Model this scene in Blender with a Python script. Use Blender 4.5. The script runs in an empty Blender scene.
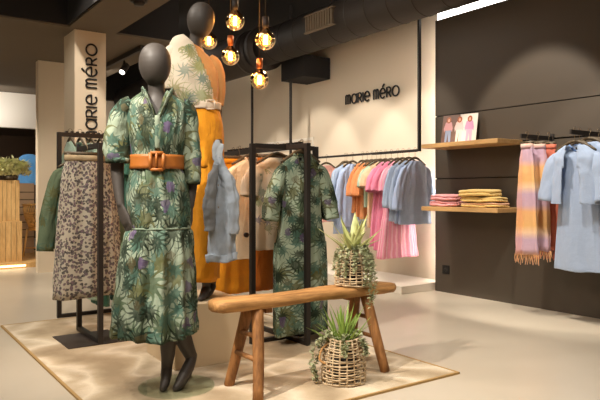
import bpy, bmesh, math, random
from mathutils import Vector, Matrix
PI = math.pi
C = bpy.context.scene.collection
sc = bpy.context.scene
R = math.radians

# ------------------------------------------------------------------ helpers
CLOUD = bpy.data.textures.new('wrinkle', 'CLOUDS'); CLOUD.noise_scale = .07; CLOUD.noise_depth = 2
class MB:
    def __init__(s): s.v = []; s.f = []; s.uv = []; s.m = []
    def add(s, vs, fs, uvs=None, mi=0):
        b = len(s.v); s.v += [tuple(v) for v in vs]
        s.uv += (uvs if uvs else [(v[0] + v[1] * .7, v[2]) for v in vs])
        for f in fs: s.f.append(tuple(b + i for i in f)); s.m.append(mi)
        return s
    def box(s, x0, x1, y0, y1, z0, z1, mi=0):
        vs = [(x, y, z) for z in (z0, z1) for y in (y0, y1) for x in (x0, x1)]
        return s.add(vs, [(0, 2, 3, 1), (4, 5, 7, 6), (0, 1, 5, 4), (2, 6, 7, 3), (0, 4, 6, 2), (1, 3, 7, 5)], None, mi)
    def tube(s, pts, rad, n=10, flat=1.0, caps=True, fold=0, nf=5, seed=0, sub=1, up=(0, 1, 0), mi=0, nfs=None):
        pts = [Vector(p) for p in pts]
        if not isinstance(rad, (list, tuple)): rad = [rad] * len(pts)
        if sub > 1: pts, rad = spl(pts, rad, sub)
        rnd = random.Random(seed); ph = rnd.random() * 6.28; ph2 = rnd.random() * 6.28
        vs = []; uv = []; L = 0
        t0 = (pts[1] - pts[0]).normalized(); u = Vector(up)
        if abs(u.dot(t0)) > .95: u = Vector((1, 0, 0))
        a = (u - t0 * u.dot(t0)).normalized()
        for i, p in enumerate(pts):
            t = (pts[min(i + 1, len(pts) - 1)] - pts[max(i - 1, 0)]).normalized()
            a = (a - t * a.dot(t)).normalized(); b = t.cross(a)
            if i: L += (p - pts[i - 1]).length
            for k in range(n):
                th = 2 * PI * k / n
                w = 1 + fold * (math.sin(nf * th + ph + L * 6) + .6 * math.sin((nf + 2) * th + ph2 + L * 17)) if fold else 1
                if fold: w += min(fold, .05) * .6 * math.sin(L * 70 + ph + 2 * math.sin(th))
                r = rad[i] * w
                vs.append(p + b * (math.cos(th) * r) + a * (math.sin(th) * r * flat))
                uv.append((th / (2 * PI) * 5 * max(rad), -L))
        fs = [(i * n + k, i * n + (k + 1) % n, (i + 1) * n + (k + 1) % n, (i + 1) * n + k) for i in range(len(pts) - 1) for k in range(n)]
        if caps: fs += [tuple(range(n - 1, -1, -1)), tuple((len(pts) - 1) * n + k for k in range(n))]
        return s.add(vs, fs, uv, mi)
    def loft(s, rings, n=40, sub=4, nf=7, seed=0, cap0=False, cap1=False, vdrop=None, mi=0):
        # ring: cx,cy,cz,rx,ry,tilt,amp
        rr = [tuple(r) + (0,) * (7 - len(r)) for r in rings]
        rr = splt(rr, sub)
        rnd = random.Random(seed); P = [rnd.random() * 6.28 for _ in range(6)]
        vs = []; uv = []
        U = max(r[3] + r[4] for r in rr)
        z0 = rr[0][2]
        for r in rr:
            cx, cy, cz, rx, ry, tl, am = r
            for k in range(n):
                th = 2 * PI * k / n
                dz = (cz - z0)
                w = math.sin(nf * th + P[0] + .8 * math.sin(dz * 2.3 + P[1])) + .55 * math.sin((nf * 2 - 3) * th + P[2] + dz * 1.5) + .35 * math.sin((nf - 3) * th + P[3] - dz * 3)
                cr = .25 * math.sin(dz * 38 + 3 * math.sin(th * 2 + P[4])) * am
                q = am * w * .5 + cr
                c_, s_ = math.cos(th), math.sin(th)
                x = cx + c_ * (rx + q * .35); y = cy + s_ * (ry + q)
                z = cz + tl * (x - cx) + am * .25 * math.sin(3 * th + P[5])
                if vdrop and s_ < 0:
                    z -= vdrop[0] * max(0, 1 - abs(x - cx) / vdrop[1]) * max(0, 1 - dz / -vdrop[2]) if dz > -vdrop[2] else 0
                vs.append((x, y, z)); uv.append((th / (2 * PI) * U * 3.3, z))
        m = len(rr)
        fs = [(i * n + k, (i + 1) * n + k, (i + 1) * n + (k + 1) % n, i * n + (k + 1) % n) for i in range(m - 1) for k in range(n)]
        if cap0: fs.append(tuple(range(n)))
        if cap1: fs.append(tuple((m - 1) * n + k for k in range(n - 1, -1, -1)))
        return s.add(vs, fs, uv, mi)
    def build(s, name, mat, parent=None, smooth=True, solid=0, bevel=0, subd=0, cloth=.014):
        me = bpy.data.meshes.new(name); me.from_pydata(s.v, [], s.f)
        ul = me.uv_layers.new(name='uv')
        for lp in me.loops: ul.data[lp.index].uv = s.uv[lp.vertex_index]
        for mm in (mat if isinstance(mat, list) else [mat]): me.materials.append(mm)
        for p, mi in zip(me.polygons, s.m): p.material_index = mi; p.use_smooth = smooth
        me.update()
        o = bpy.data.objects.new(name, me); C.objects.link(o)
        if parent: o.parent = parent
        if bevel:
            b = o.modifiers.new('b', 'BEVEL'); b.width = bevel; b.segments = 2; b.limit_method = 'ANGLE'
        if solid and len(s.v) > 150 and cloth:
            d = o.modifiers.new('w', 'DISPLACE'); d.texture = CLOUD; d.strength = cloth; d.mid_level = .5; d.texture_coords = 'OBJECT' if False else 'GLOBAL'
        if solid:
            b = o.modifiers.new('s', 'SOLIDIFY'); b.thickness = solid; b.offset = 0
        if subd:
            b = o.modifiers.new('d', 'SUBSURF'); b.levels = subd; b.render_levels = subd
        return o

def cr(a, b, c, d, t):
    return .5 * ((2 * b) + (-a + c) * t + (2 * a - 5 * b + 4 * c - d) * t * t + (-a + 3 * b - 3 * c + d) * t ** 3)
def splt(rr, sub):
    out = []
    for i in range(len(rr) - 1):
        p = [rr[max(i - 1, 0)], rr[i], rr[i + 1], rr[min(i + 2, len(rr) - 1)]]
        for j in range(sub): out.append(tuple(cr(*(q[k] for q in p), j / sub) for k in range(len(rr[0]))))
    out.append(rr[-1]); return out
def spl(pts, rad, sub):
    o = splt([(p[0], p[1], p[2], r) for p, r in zip(pts, rad)], sub)
    return [Vector(q[:3]) for q in o], [max(q[3], .001) for q in o]
def fan(s, cx, z, r): pass

def tag(o, label=None, cat=None, group=None, kind=None):
    if label: o['label'] = label
    if cat: o['category'] = cat
    if group: o['group'] = group
    if kind: o['kind'] = kind
    return o
def thing(name, label, cat, loc=(0, 0, 0), rz=0, group=None):
    o = bpy.data.objects.new(name, None); C.objects.link(o); o.location = loc; o.rotation_euler = (0, 0, rz)
    o.empty_display_size = .05
    return tag(o, label, cat, group)
def dup(root, loc, rz, label, group=None):
    r = root.copy(); C.objects.link(r); r.location = loc; r.rotation_euler = (0, 0, rz); r['label'] = label
    if group: r['group'] = group
    for ch in list(root.children):
        c = ch.copy(); C.objects.link(c); c.parent = r
        for g in ch.children:
            d = g.copy(); C.objects.link(d); d.parent = c
    return r
def struct(name, mb, mat, **k):
    o = mb.build(name, mat, smooth=False, **k); o['kind'] = 'structure'; return o

# ------------------------------------------------------------------ materials
def lin(c): return tuple(((x / 12.92) if x <= .04045 else ((x + .055) / 1.055) ** 2.4) for x in c)
def rgb(r, g, b): return lin((r / 255, g / 255, b / 255)) + (1,)
class NT:
    def __init__(s, name):
        s.mat = bpy.data.materials.new(name); s.mat.use_nodes = True
        s.t = s.mat.node_tree; s.n = s.t.nodes; s.l = s.t.links
        s.b = s.n['Principled BSDF']
    def node(s, ty, **k):
        n = s.n.new(ty)
        for a, v in k.items(): setattr(n, a, v)
        return n
    def put(s, sock, v):
        if hasattr(v, 'is_output') or isinstance(v, bpy.types.NodeSocket): s.l.new(v, sock)
        else: sock.default_value = v
    def math(s, op, a, b=0.0, c=0.0):
        n = s.node('ShaderNodeMath', operation=op); s.put(n.inputs[0], a); s.put(n.inputs[1], b); s.put(n.inputs[2], c); return n.outputs[0]
    def vm(s, op, a, b=(0, 0, 0)):
        n = s.node('ShaderNodeVectorMath', operation=op); s.put(n.inputs[0], a); s.put(n.inputs[1], b); return n
    def mix(s, f, a, b):
        n = s.node('ShaderNodeMix', data_type='RGBA'); s.put(n.inputs[0], f); s.put(n.inputs[6], a); s.put(n.inputs[7], b); return n.outputs[2]
    def coord(s, k='Object'): return s.node('ShaderNodeTexCoord').outputs[k]
    def noise(s, v, scale, detail=3, rough=.5, out=0):
        n = s.node('ShaderNodeTexNoise'); s.put(n.inputs['Vector'], v); n.inputs['Scale'].default_value = scale
        n.inputs['Detail'].default_value = detail; n.inputs['Roughness'].default_value = rough; return n.outputs[out]
    def ramp(s, f, stops):
        n = s.node('ShaderNodeValToRGB'); s.put(n.inputs[0], f); e = n.color_ramp.elements
        while len(e) < len(stops): e.new(.5)
        for q, (p, c) in zip(e, stops): q.position = p; q.color = c
        return n.outputs[0]
    def col(s, v): s.put(s.b.inputs['Base Color'], v)
    def rough(s, v): s.put(s.b.inputs['Roughness'], v)
    def bump(s, h, st=.3, d=.01):
        n = s.node('ShaderNodeBump'); s.put(n.inputs['Height'], h); n.inputs['Strength'].default_value = st; n.inputs['Distance'].default_value = d
        s.l.new(n.outputs[0], s.b.inputs['Normal'])
    def scl(s, v, k):
        n = s.node('ShaderNodeMapping'); s.put(n.inputs[0], v); n.inputs['Scale'].default_value = k if isinstance(k, tuple) else (k, k, k); return n.outputs[0]
W = (1, 1, 1, 1); K = (0, 0, 0, 1)
def plain(name, c, rough=.6, metal=0, var=0, vs=8, spec=.5):
    t = NT(name)
    if var:
        f = t.noise(t.coord(), vs, 4)
        t.col(t.mix(f, tuple(x * (1 - var) for x in c[:3]) + (1,), tuple(min(1, x * (1 + var)) for x in c[:3]) + (1,)))
    else: t.col(c)
    t.rough(rough); t.b.inputs['Metallic'].default_value = metal; t.b.inputs['Specular IOR Level'].default_value = spec
    return t.mat
def fabric(name, c, var=.12, rib=0, bump=.7):
    t = NT(name); o = t.coord('UV'); f = t.noise(o, 14, 4, .6)
    a = tuple(x * (1 - var) for x in c[:3]) + (1,); b = tuple(min(1, x * (1 + var)) for x in c[:3]) + (1,)
    t.col(t.mix(f, a, b)); t.rough(.9); t.b.inputs['Specular IOR Level'].default_value = .15
    t.b.inputs['Sheen Weight'].default_value = .15
    h = t.math('ADD', t.noise(t.scl(o, (26, 6, 1)), 1, 3), t.math('MULTIPLY', t.noise(o, 30, 3), .35))
    if rib:
        w = t.node('ShaderNodeTexWave'); t.put(w.inputs[0], o); w.inputs['Scale'].default_value = rib; h = t.math('ADD', h, t.math('MULTIPLY', w.outputs[1], .5))
    t.bump(h, bump, .02)
    return t.mat
def star(t, uv, scale, off, n, Rr, w, fans=True):
    v = t.vm('ADD', t.scl(uv, (scale, scale, 0)), (off, off * 1.7, 0)).outputs[0]
    vo = t.node('ShaderNodeTexVoronoi', voronoi_dimensions='2D'); t.put(vo.inputs['Vector'], v); vo.inputs['Scale'].default_value = 1; vo.inputs['Randomness'].default_value = .8
    d = t.vm('SUBTRACT', v, vo.outputs['Position']).outputs[0]
    sp = t.node('ShaderNodeSeparateXYZ'); t.put(sp.inputs[0], d)
    cc = t.node('ShaderNodeSeparateColor'); t.put(cc.inputs[0], vo.outputs['Color'])
    r = t.vm('LENGTH', d).outputs['Value']
    th = t.math('ARCTAN2', sp.outputs[1], sp.outputs[0])
    th = t.math('ADD', th, t.math('MULTIPLY', cc.outputs[0], 6.28))
    th = t.math('ADD', th, t.math('MULTIPLY', r, 1.2))
    sn = t.math('ABSOLUTE', t.math('SINE', t.math('MULTIPLY', th, n / 2)))
    rad = t.math('MULTIPLY_ADD', cc.outputs[1], Rr * .5, Rr * .7)
    lim = t.math('MULTIPLY', t.math('SUBTRACT', 1.0, t.math('DIVIDE', r, rad)), w)
    m = t.math('LESS_THAN', t.math('MULTIPLY', sn, r), lim)
    return m, cc.outputs[2], r
def palm(name, base1, base2, greens, dens=1.0, k=1.0, purple=True):
    t = NT(name); uv0 = t.coord('UV')
    nz = t.vm('SCALE', t.noise(uv0, 9, 2, .5, 1)); nz.inputs[3].default_value = .045
    uv = t.vm('ADD', uv0, nz.outputs[0]).outputs[0]
    c = t.mix(t.noise(uv0, 5, 3), base1, base2)
    for (sc_, off, n, Rr, w, col, keep) in greens:
        m, rn, r = star(t, uv, sc_ * k, off, n, Rr, w)
        m = t.math('MULTIPLY', m, t.math('LESS_THAN', rn, keep * dens))
        cc = t.mix(t.noise(uv0, 30, 2), tuple(x * .7 for x in col[:3]) + (1,), tuple(x * 1.3 for x in col[:3]) + (1,))
        c = t.mix(t.math('MULTIPLY', m, t.math('MULTIPLY_ADD', t.noise(uv0, 14, 3), .9, .34)), c, cc)
    if purple:
        v = t.vm('ADD', t.scl(uv, (3.6 * k, 3.6 * k, 0)), (7.3, 2.1, 0)).outputs[0]
        vo = t.node('ShaderNodeTexVoronoi', voronoi_dimensions='2D'); t.put(vo.inputs['Vector'], v); vo.inputs['Scale'].default_value = 1
        m = t.math('LESS_THAN', t.math('MULTIPLY_ADD', t.noise(uv0, 30, 3), .25, vo.outputs['Distance']), .23)
        c = t.mix(t.math('MULTIPLY', m, .7), c, rgb(96, 78, 112))
        v = t.vm('ADD', t.scl(uv, (4.2 * k, 4.2 * k, 0)), (1.3, 9.1, 0)).outputs[0]
        vo = t.node('ShaderNodeTexVoronoi', voronoi_dimensions='2D'); t.put(vo.inputs['Vector'], v); vo.inputs['Scale'].default_value = 1
        m = t.math('LESS_THAN', t.math('MULTIPLY_ADD', t.noise(uv0, 26, 3), .3, vo.outputs['Distance']), .26)
        c = t.mix(t.math('MULTIPLY', m, .5), c, rgb(96, 84, 56))
    t.col(c); t.rough(.85); t.b.inputs['Specular IOR Level'].default_value = .2
    t.bump(t.math('ADD', t.noise(t.scl(uv0, (24, 6, 1)), 1, 3), t.math('MULTIPLY', t.noise(uv0, 26, 3), .4)), .7, .02)
    return t.mat
DG = rgb(34, 46, 34); MG = rgb(78, 96, 70); OL = rgb(92, 92, 56); BG = rgb(70, 100, 88)
GREENS = [(5.2, .3, 11, .75, .42, MG, .7), (8, 21.1, 9, .62, .4, BG, .45), (6.4, 5.1, 9, .7, .4, OL, .45), (6, 2.7, 13, .78, .34, DG, .75), (9.5, 8.8, 8, .6, .4, BG, .4), (8.5, 12.2, 11, .66, .36, DG, .5)]
m_palm = palm('palm_print', rgb(162, 172, 152), rgb(116, 132, 112), GREENS)
m_palm_hang = palm('palm_print_pale', rgb(176, 188, 166), rgb(130, 150, 130), GREENS, dens=.9, k=1.15)
m_palm_dark = palm('palm_print_dark', rgb(112, 124, 98), rgb(78, 94, 72), GREENS[:3], k=1.4, purple=False)
def tee_print(name, cx, cz, rx, rz, k=1.0):
    t = NT(name); o = t.coord('Object'); sp = t.node('ShaderNodeSeparateXYZ'); t.put(sp.inputs[0], o)
    cb = t.node('ShaderNodeCombineXYZ'); t.put(cb.inputs[0], sp.outputs[0]); t.put(cb.inputs[1], sp.outputs[2]); uv = cb.outputs[0]
    c = t.mix(t.noise(o, 6, 3), rgb(208, 194, 172), rgb(218, 206, 186))
    dx = t.math('DIVIDE', t.math('SUBTRACT', sp.outputs[0], cx), rx); dz = t.math('DIVIDE', t.math('SUBTRACT', sp.outputs[2], cz), rz)
    rr = t.math('SQRT', t.math('ADD', t.math('MULTIPLY', dx, dx), t.math('MULTIPLY', dz, dz)))
    rr = t.math('ADD', rr, t.math('MULTIPLY', t.math('SUBTRACT', t.noise(o, 12, 2), .5), 1.2))
    reg = t.math('MULTIPLY', t.math('LESS_THAN', rr, 1.0), t.math('LESS_THAN', sp.outputs[1], .02))
    for (s_, off, n, R_, w, col, keep) in [(5, .4, 13, .8, .24, rgb(150, 160, 112), .95), (6, 3.3, 15, .8, .2, rgb(104, 120, 82), .8), (5.5, 7.7, 11, .7, .24, rgb(150, 146, 92), .7), (7, 5.7, 9, .6, .3, rgb(120, 140, 128), .5), (9, 15.7, 7, .55, .3, rgb(96, 98, 128), .2)]:
        m, rn, r = star(t, uv, s_ * k, off, n, R_, w)
        m = t.math('MULTIPLY', t.math('MULTIPLY', m, t.math('LESS_THAN', rn, keep)), reg)
        c = t.mix(t.math('MULTIPLY', m, t.math('MULTIPLY_ADD', t.noise(o, 16, 3), .8, .3)), c, col)
    t.col(c); t.rough(.9); t.bump(t.noise(o, 18, 3), .3, .012); return t.mat
def ditsy():
    t = NT('ditsy_floral'); uv0 = t.coord('UV')
    nz = t.vm('SCALE', t.noise(uv0, 40, 2, .5, 1)); nz.inputs[3].default_value = .012
    uv = t.vm('ADD', uv0, nz.outputs[0]).outputs[0]
    c = t.mix(t.noise(uv0, 10, 2), rgb(190, 182, 164), rgb(166, 158, 142))
    for s_, thr, col, off, keep in ((42, .36, rgb(70, 62, 70), 0, .75), (56, .33, rgb(62, 58, 56), 3.3, .6), (48, .33, rgb(112, 92, 100), 8.1, .5)):
        v = t.vm('ADD', t.scl(uv, (s_, s_ * .8, 0)), (off, off, 0)).outputs[0]
        vo = t.node('ShaderNodeTexVoronoi', voronoi_dimensions='2D'); t.put(vo.inputs['Vector'], v); vo.inputs['Scale'].default_value = 1
        sc2 = t.node('ShaderNodeSeparateColor'); t.put(sc2.inputs[0], vo.outputs['Color'])
        m = t.math('MULTIPLY', t.math('LESS_THAN', vo.outputs['Distance'], thr), t.math('LESS_THAN', sc2.outputs[0], keep))
        c = t.mix(t.math('MULTIPLY', m, .85), c, col)
    t.col(c); t.rough(.9); t.bump(t.noise(uv0, 18, 3), .3, .01); return t.mat
def bands(name, stops, per, var=.5, vert=False):
    t = NT(name); o = t.coord('UV'); sp = t.node('ShaderNodeSeparateXYZ'); t.put(sp.inputs[0], o)
    z = t.math('ADD', sp.outputs[0 if vert else 1], t.math('MULTIPLY', t.noise(o, 7, 2), .03))
    f = t.math('FRACT', t.math('DIVIDE', z, per))
    c = t.ramp(f, stops)
    fx = t.math('FRACT', t.math('DIVIDE', sp.outputs[0], per * .6))
    c = t.mix(t.math('MULTIPLY', t.math('LESS_THAN', fx, .4), .3), c, rgb(226, 150, 120))
    t.col(c); t.rough(.9); t.bump(t.noise(o, 30, 3), .3, .01); return t.mat
def wood(name, c1, c2, ax=(1, 1, 1), sc_=3, rough=.55, bump=.3):
    t = NT(name); o = t.scl(t.coord(), ax); d = t.noise(o, sc_, 5, .6)
    f = t.math('ADD', t.math('MULTIPLY', t.noise(o, sc_ * 3, 4, .6), .45), t.math('MULTIPLY', d, .55))
    t.col(t.ramp(f, [(.32, c1), (.66, c2)])); t.rough(rough); t.bump(f, bump, .004); return t.mat
m_black = plain('black_steel', rgb(50, 45, 42), .5, .3, .1)
m_darkwood = wood('dark_wood', rgb(66, 54, 40), rgb(104, 88, 62), (8, 8, 1), 4)
m_hook = plain('hook_wire', rgb(150, 130, 100), .35, .8)
m_mann = plain('mannequin_grey', rgb(64, 58, 53), .55, 0, .05)
m_ditsy = ditsy()
m_orange = fabric('mustard_orange', rgb(226, 150, 36)); m_rust = fabric('rust_orange', rgb(182, 104, 36))
m_cream = fabric('cream_cotton', rgb(236, 218, 188)); m_denim = fabric('pale_denim', rgb(170, 182, 196), .25)
m_blue = fabric('pale_blue', rgb(180, 200, 236), rib=4); m_greyblue = fabric('grey_blue', rgb(172, 190, 216), .1)
m_skyblue = fabric('sky_blue_cotton', rgb(166, 184, 212), .03, bump=.3); m_deepblue = fabric('deep_blue', rgb(98, 128, 176))
m_pink = fabric('pink_cotton', rgb(230, 142, 172)); m_salmon = fabric('orange_print', rgb(228, 152, 100), .3); m_peach = fabric('peach', rgb(236, 200, 162), .25)
m_mint = fabric('pale_mint', rgb(178, 204, 184), .25); m_teal = fabric('teal_green', rgb(70, 120, 104), .2); m_coral = fabric('coral', rgb(214, 120, 96))
m_pinkstripe = bands('pink_stripe', [(0, rgb(236, 150, 180)), (.6, rgb(236, 150, 180)), (.62, rgb(248, 196, 212)), (1, rgb(244, 186, 206))], .05, vert=True)
m_plaid = bands('plaid', [(0, rgb(234, 184, 120)), (.3, rgb(236, 182, 124)), (.45, rgb(206, 172, 188)), (.7, rgb(198, 168, 190)), (.85, rgb(238, 204, 168)), (1, rgb(234, 184, 120))], .38)
m_belt = plain('tan_leather', rgb(166, 98, 36), .5, 0, .1, 20)
m_whitebelt = plain('white_leather', rgb(224, 206, 184), .5)
m_btn = plain('black_button', rgb(24, 22, 22), .3)
m_bench = wood('rustic_wood', rgb(118, 78, 38), rgb(206, 154, 92), (1.0, 8, 8), 3, .7, .6)
m_benchleg = wood('rustic_leg', rgb(102, 64, 32), rgb(176, 122, 68), (8, 8, 1.0), 3, .7, .6)
m_shelf = wood('oak_shelf', rgb(184, 142, 88), rgb(212, 172, 116), (9, 1, 9), 3, .45, .1)
m_crate = wood('pale_plank', rgb(184, 140, 82), rgb(228, 188, 124), (6, 6, 1), 3, .6)
m_wicker = wood('whitewashed_wicker', rgb(150, 122, 88), rgb(226, 204, 168), (1, 1, 1), 20, .8)
m_soil = plain('soil', rgb(30, 24, 20), .95, 0, .3, 60)
m_floor_t = NT('polished_floor')
def mk_floor():
    t = m_floor_t; o = t.coord(); n = t.noise(o, .9, 4, .6); n2 = t.noise(o, 60, 3)
    t.col(t.mix(t.math('ADD', t.math('MULTIPLY', n, .85), t.math('MULTIPLY', n2, .15)), rgb(186, 174, 154), rgb(206, 196, 178)))
    t.rough(.3); t.b.inputs['Specular IOR Level'].default_value = .45
    return t.mat
m_floor = mk_floor()
def mk_rug():
    t = NT('rug_pile'); o = t.coord(); n = t.noise(o, 2.2, 7, .7); n2 = t.noise(o, 160, 2)
    w = t.node('ShaderNodeTexWave'); t.put(w.inputs[0], t.scl(o, (.6, 1, 1))); w.inputs['Scale'].default_value = .8; w.inputs['Distortion'].default_value = 9; w.inputs['Detail'].default_value = 3; w.inputs['Detail Scale'].default_value = 1.4
    f = t.math('ADD', t.math('MULTIPLY', w.outputs[1], .45), t.math('MULTIPLY', n, .55))
    c = t.ramp(f, [(.25, rgb(164, 146, 120)), (.42, rgb(196, 178, 150)), (.58, rgb(228, 214, 190)), (.78, rgb(180, 162, 134))])
    t.col(t.mix(t.math('MULTIPLY', n2, .35), c, rgb(176, 150, 116))); t.rough(.95); t.b.inputs['Specular IOR Level'].default_value = .1
    t.bump(n2, .8, .004); return t.mat
m_rug = mk_rug()
m_wallw = plain('cream_plaster', rgb(226, 212, 190), .75, 0, .02, 3)
m_colw = plain('column_paint', rgb(228, 212, 186), .7, 0, .02, 3)
m_slab = plain('taupe_panel', rgb(76, 67, 56), .6, 0, .05, 5)
m_groove = plain('groove_black', rgb(14, 12, 11), .7)
m_ceil = plain('taupe_ceiling', rgb(96, 84, 68), .8, 0, .05, 4)
m_dark = plain('black_ceiling', rgb(22, 18, 16), .9)
m_duct = plain('duct_brown', rgb(52, 45, 39), .55, .25, .08, 6)
m_white = plain('white_paint', rgb(236, 228, 214), .5)
m_text = plain('sign_black', rgb(18, 15, 14), .5)

def emit(name, c, s):
    t = NT(name); t.b.inputs['Emission Color'].default_value = c; t.b.inputs['Emission Strength'].default_value = s; t.col(c); return t.mat

# ------------------------------------------------------------------ camera
cam = bpy.data.cameras.new('camera'); co = bpy.data.objects.new('camera', cam); C.objects.link(co)
co.location = (0, 0, 1.05); co.rotation_euler = (R(90), 0, R(-35.3)); cam.sensor_width = 36; cam.lens = 622 / 600 * 36
cam.shift_y = -8 / 600; cam.clip_start = .05
sc.camera = co

# ------------------------------------------------------------------ setting
WX = 5.2; SX = 5.0
struct('floor', MB().box(-4, WX + .1, -3, 17, -.1, 0), m_floor)
struct('wall_right', MB().box(WX, WX + .1, -3, 17, 0, 3.7), m_wallw)
struct('wall_left', MB().box(-4.1, -4, -3, 17, 0, 3.7), m_wallw)
struct('wall_back', MB().box(-4, WX, -3.1, -3, 0, 3.7), m_wallw)
cl = MB().box(-4, 3.0, 6.65, 17, 2.76, 2.78).box(3.0, WX, 11.6, 17, 2.76, 2.78).box(1.77, 2.26, -3, 6.65, 2.76, 2.78)
struct('ceiling', cl, m_ceil)
struct('ceiling_upper', MB().box(-4, WX, -3, 17, 3.6, 3.7), m_dark)
# sides of the open ceiling bays
struct('trim_1', MB().box(-4, 1.77, 6.63, 6.65, 2.781, 3.6).box(2.26, 3.0, 6.65, 6.67, 2.781, 3.6).box(2.98, 3.0, 6.67, 11.6, 2.781, 3.6).box(3.0, WX, 11.6, 11.62, 2.781, 3.6).box(1.75, 1.77, -3, 6.63, 2.781, 3.6).box(2.26, 2.28, -3, 6.65, 2.781, 3.6), m_dark)
# dark panelled wall in front of the cream wall
pw = MB()
for z0, z1 in ((0.0, 1.185), (1.195, 1.515), (1.53, 1.845), (1.855, 2.87)):
    pw.box(SX, SX + .1, -3, 4.57, z0, z1)
panel = struct('wall_panelled', pw, m_slab)
o = MB().box(SX + .02, SX + .1, -3, 4.565, 1.18, 1.86).build('panel_groove', m_groove, smooth=False); o['kind'] = 'structure'; o.parent = panel
led = emit('led_strip', (1, .95, .88, 1), 5)
o = MB().box(SX + .01, SX + .09, -1, 4.55, 2.872, 2.945).build('led_strip', led, panel, smooth=False)
o = MB().box(SX + .11, SX + .125, 4.54, 4.555, .15, 2.80).build('led_strip', emit('led_side', (1, .93, .85, 1), 70), panel, smooth=False)
# columns
struct('column_front', MB().box(1.84, 2.17, 6.69, 7.1, 0, 2.759), m_colw)
struct('column_rear', MB().box(1.89, 2.55, 8.54, 8.68, 0, 2.759), m_colw)
# far bulkhead and back room
struct('wall_far', MB().box(2.8, WX, 11.6, 11.75, 0, 2.759).box(-4, 2.8, 11.6, 11.75, 2.16, 2.759), m_white)
struct('wall_back_room', MB().box(-4, WX, 15, 15.1, 0, 2.75), plain('brown_wall', rgb(92, 72, 56), .8))
struct('ceiling_back_room', MB().box(-4, WX, 11.76, 15, 2.3, 2.4), plain('brown_ceiling', rgb(74, 58, 46), .8))

# ------------------------------------------------------------------ lettering
def arc(cx, cy, rx, ry, a0, a1, n=14): return [(cx + rx * math.cos(R(a0 + (a1 - a0) * i / n)), cy + ry * math.sin(R(a0 + (a1 - a0) * i / n))) for i in range(n + 1)]
G = {
 'm': (.72, [[(0, 0), (0, 1)], [(0, .72)] + arc(.18, .72, .18, .28, 180, 0) + [(.36, 0)], [(.36, .72)] + arc(.54, .72, .18, .28, 180, 0) + [(.72, 0)]]),
 'a': (.8, [arc(.4, .5, .4, .5, 0, 360, 24), [(.8, 1), (.8, 0)]]),
 'R': (.55, [[(0, 0), (0, 1)] + [(.3, 1)] + arc(.3, .74, .25, .26, 90, -90) + [(0, .48)], [(.25, .48), (.58, 0)]]),
 'i': (.0, [[(0, 0), (0, 1)]]),
 'e': (.74, [[(.02, .5), (.76, .5)] + arc(.39, .5, .38, .5, 0, 315, 22)]),
 'E': (.74, [[(.02, .5), (.76, .5)] + arc(.39, .5, .38, .5, 0, 315, 22), [(.35, 1.15), (.62, 1.42)]]),
 'O': (.95, [arc(.47, .5, .47, .5, 0, 360, 26)])}
def sign(name, label, cat, word, total, H, place, st):
    adv = []; x = 0
    for ch in word:
        if ch == ' ': x += .42; continue
        adv.append((ch, x)); x += G[ch][0] + .26
    k = total / (x - .26)
    root = thing(name, label, cat, place(0, 0, 0))
    for ch, x0 in adv:
        mb = MB()
        for s_ in G[ch][1]:
            pts = [Vector(place((x0 + a) * k, b * H, 0)) - Vector(place(0, 0, 0)) for a, b in s_]
            mb.tube(pts, st, n=6, caps=True)
        mb.build('letter', m_text, root, smooth=False)
sign('wall_sign', 'black lettering reading marie méro high on the cream wall above the clothes rail', 'sign', 'maRie mERO', .98, .118,
     lambda a, b, c: (WX - .02, 6.28 - a, 2.19 + b), .0105)
sign('column_sign', 'black vertical lettering reading marie méro running up the cream column', 'sign', 'maRie mERO', 1.02, .112,
     lambda a, b, c: (2.068 - b, 6.675, 1.6 + a), .0095)

# ------------------------------------------------------------------ ceiling things
duct = thing('air_duct', 'big dark round ventilation duct along the top of the cream wall', 'duct', (4.55, 5, 3.02))
mb = MB().tube([(0, -6, 0), (0, 2.55, 0)], .235, 40)
for i in range(26): mb.tube([(0, -6 + i * .33, 0), (0, -6 + i * .33 + .012, 0)], .239, 40)
mb.build('pipe', m_duct, duct)
mb = MB().tube([(0, 2.2, 0), (0, 2.32, 0)], .3, 40).tube([(0, 2.52, 0), (0, 2.6, 0)], .31, 40); mb.build('flange', m_duct, duct)
MB().tube([(0, 2.5, 0), (-.08, 2.9, -.02), (-.25, 3.3, -.1), (-.35, 3.9, -.2), (-.4, 4.6, -.24), (-.4, 6.5, -.24)], [.29, .29, .28, .27, .27, .27], 36, sub=5).build('elbow', m_duct, duct)
g = MB()
for i in range(11): g.box(-.26, -.222, .45 + i * .048, .475 + i * .048, -.09, .09)
g.box(-.262, -.22, .43, .98, .09, .105).box(-.262, -.22, .43, .98, -.105, -.09); g.build('grille', plain('grille', rgb(120, 104, 84), .5, .4), duct, smooth=False)
dbox = MB().box(4.74, 5.19, 6.62, 7.15, 2.57, 2.86).build('duct_box', m_dark, smooth=False, bevel=.01)
tag(dbox, 'dark square duct box fixed to the cream wall under the round duct', 'duct')
sd = thing('smoke_detector', 'small dark round smoke detector on the ceiling strip', 'smoke detector', (2.03, 5.35, 2.76))
MB().tube([(0, 0, 0), (0, 0, -.02)], .075, 24).build('base', m_black, sd); MB().tube([(0, 0, -.02), (0, 0, -.05)], [.055, .04], 24).build('sensor', m_black, sd)
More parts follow.
